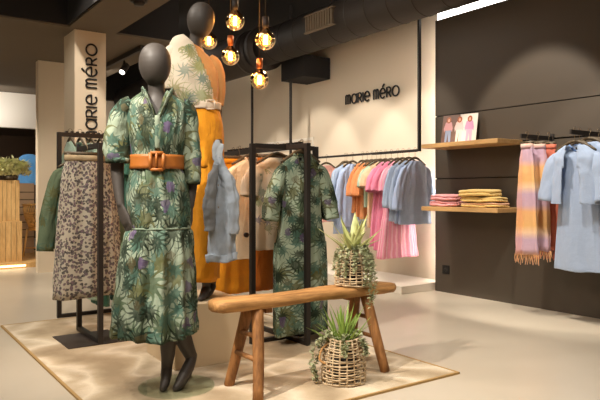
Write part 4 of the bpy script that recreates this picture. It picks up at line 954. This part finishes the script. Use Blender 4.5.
# mannequins, bench and rug
spot((-.3, 1.6, 3.4), (1.35, 3.0, 1.2), 150, 50, .4, .05, WARM)
spot((.2, 4.4, 3.4), (1.7, 3.6, .9), 110, 60, .5, .05, WARM)
spot((1.2, 1.2, 3.5), (2.3, 3.1, .4), 90, 52, .4, .05, WARM)
spot((-.5, 2.5, 3.3), (2.5, 2.7, .1), 560, 34, .4, .03, WARM)
spot((1.4, 5.8, 3.4), (2.3, 4.2, .6), 120, 60, .5, .05, WARM)
spot((.2, 3.2, 3.4), (1.3, 4.5, .7), 110, 55, .4, .05, WARM)
# floor
spot((2.9, 1.6, 3.5), (3.3, 1.7, 0), 200, 68, .8, .1, WARM)
spot((3.4, 4.8, 3.5), (3.6, 4.0, 0), 130, 60, .8, .1, WARM)
spot((-.2, 5.8, 2.7), (.2, 6.2, 0), 120, 100, .8, .1, WARM)
spot((0.3, 8.2, 2.7), (.9, 8.2, 0), 150, 110, .8, .1, WARM)
spot((1.0, 8.6, 2.7), (2.0, 9.8, .7), 120, 75, .6, .05, WARM)
spot((1.4, 4.9, 3.4), (2.0, 6.7, 1.6), 140, 50, .6, .05, WARM)  # unseen spot added to brighten the front column
spot((1.4, 10.2, 2.6), (2.36, 11.3, 1.3), 30, 30, .6, .05, (1, .95, .9))
for x, y in ((1.9, 12.6), (1.6, 13.2)):
    t = thing('downlight', ['small round downlight nearer the bulkhead in the back room ceiling', 'small round downlight further back in the back room ceiling'][y > 13], 'downlight', (x, y, 2.3))
    MB().tube([(0, 0, -.012), (0, 0, 0)], .075, 20).build('rim', m_white, t); MB().tube([(0, 0, -.016), (0, 0, -.012)], .055, 20).build('lens', emit('down_lens', (1, .93, .82, 1), 5), t)
spot((.6, 13.4, 2.25), (1.6, 15, 1.3), 45, 110, .8, .1, WARM)
# area fills added for soft ambient and the upper cream wall, no fixtures
area((0, 2.0, 3.55), (0, 2.0, 0), 95, 3, 5, WARM)
area((2.9, 5.2, 3.2), (5.2, 6.0, 1.9), 38, .4, 3, WARM)
area((3.4, 8.8, 3.3), (5.2, 8.8, 1.5), 30, .4, 3, WARM)
spot((4.2, 5.2, 3.4), (1.9, 3.55, 1.9), 130, 16, .6, .04, (1, .66, .36))
area((.6, 10.9, 2.35), (.6, 11.6, 2.5), 22, 3, .1, (1, .96, .9))  # unseen area light added to brighten the far bulkhead
for (x, y, z) in bulbs:
    l = bpy.data.lights.new('bulb_light', 'POINT'); l.energy = 6; l.color = (1, .55, .2); l.shadow_soft_size = .02
    o = bpy.data.objects.new('bulb_light', l); C.objects.link(o); o.location = (x, y, z)
w = bpy.data.worlds.new('world'); sc.world = w; w.use_nodes = True
w.node_tree.nodes['Background'].inputs[0].default_value = (1, .85, .7, 1); w.node_tree.nodes['Background'].inputs[1].default_value = .02
sc.view_settings.view_transform = 'Standard'; sc.view_settings.look = 'None'; sc.view_settings.gamma = 1; sc.view_settings.exposure = .12
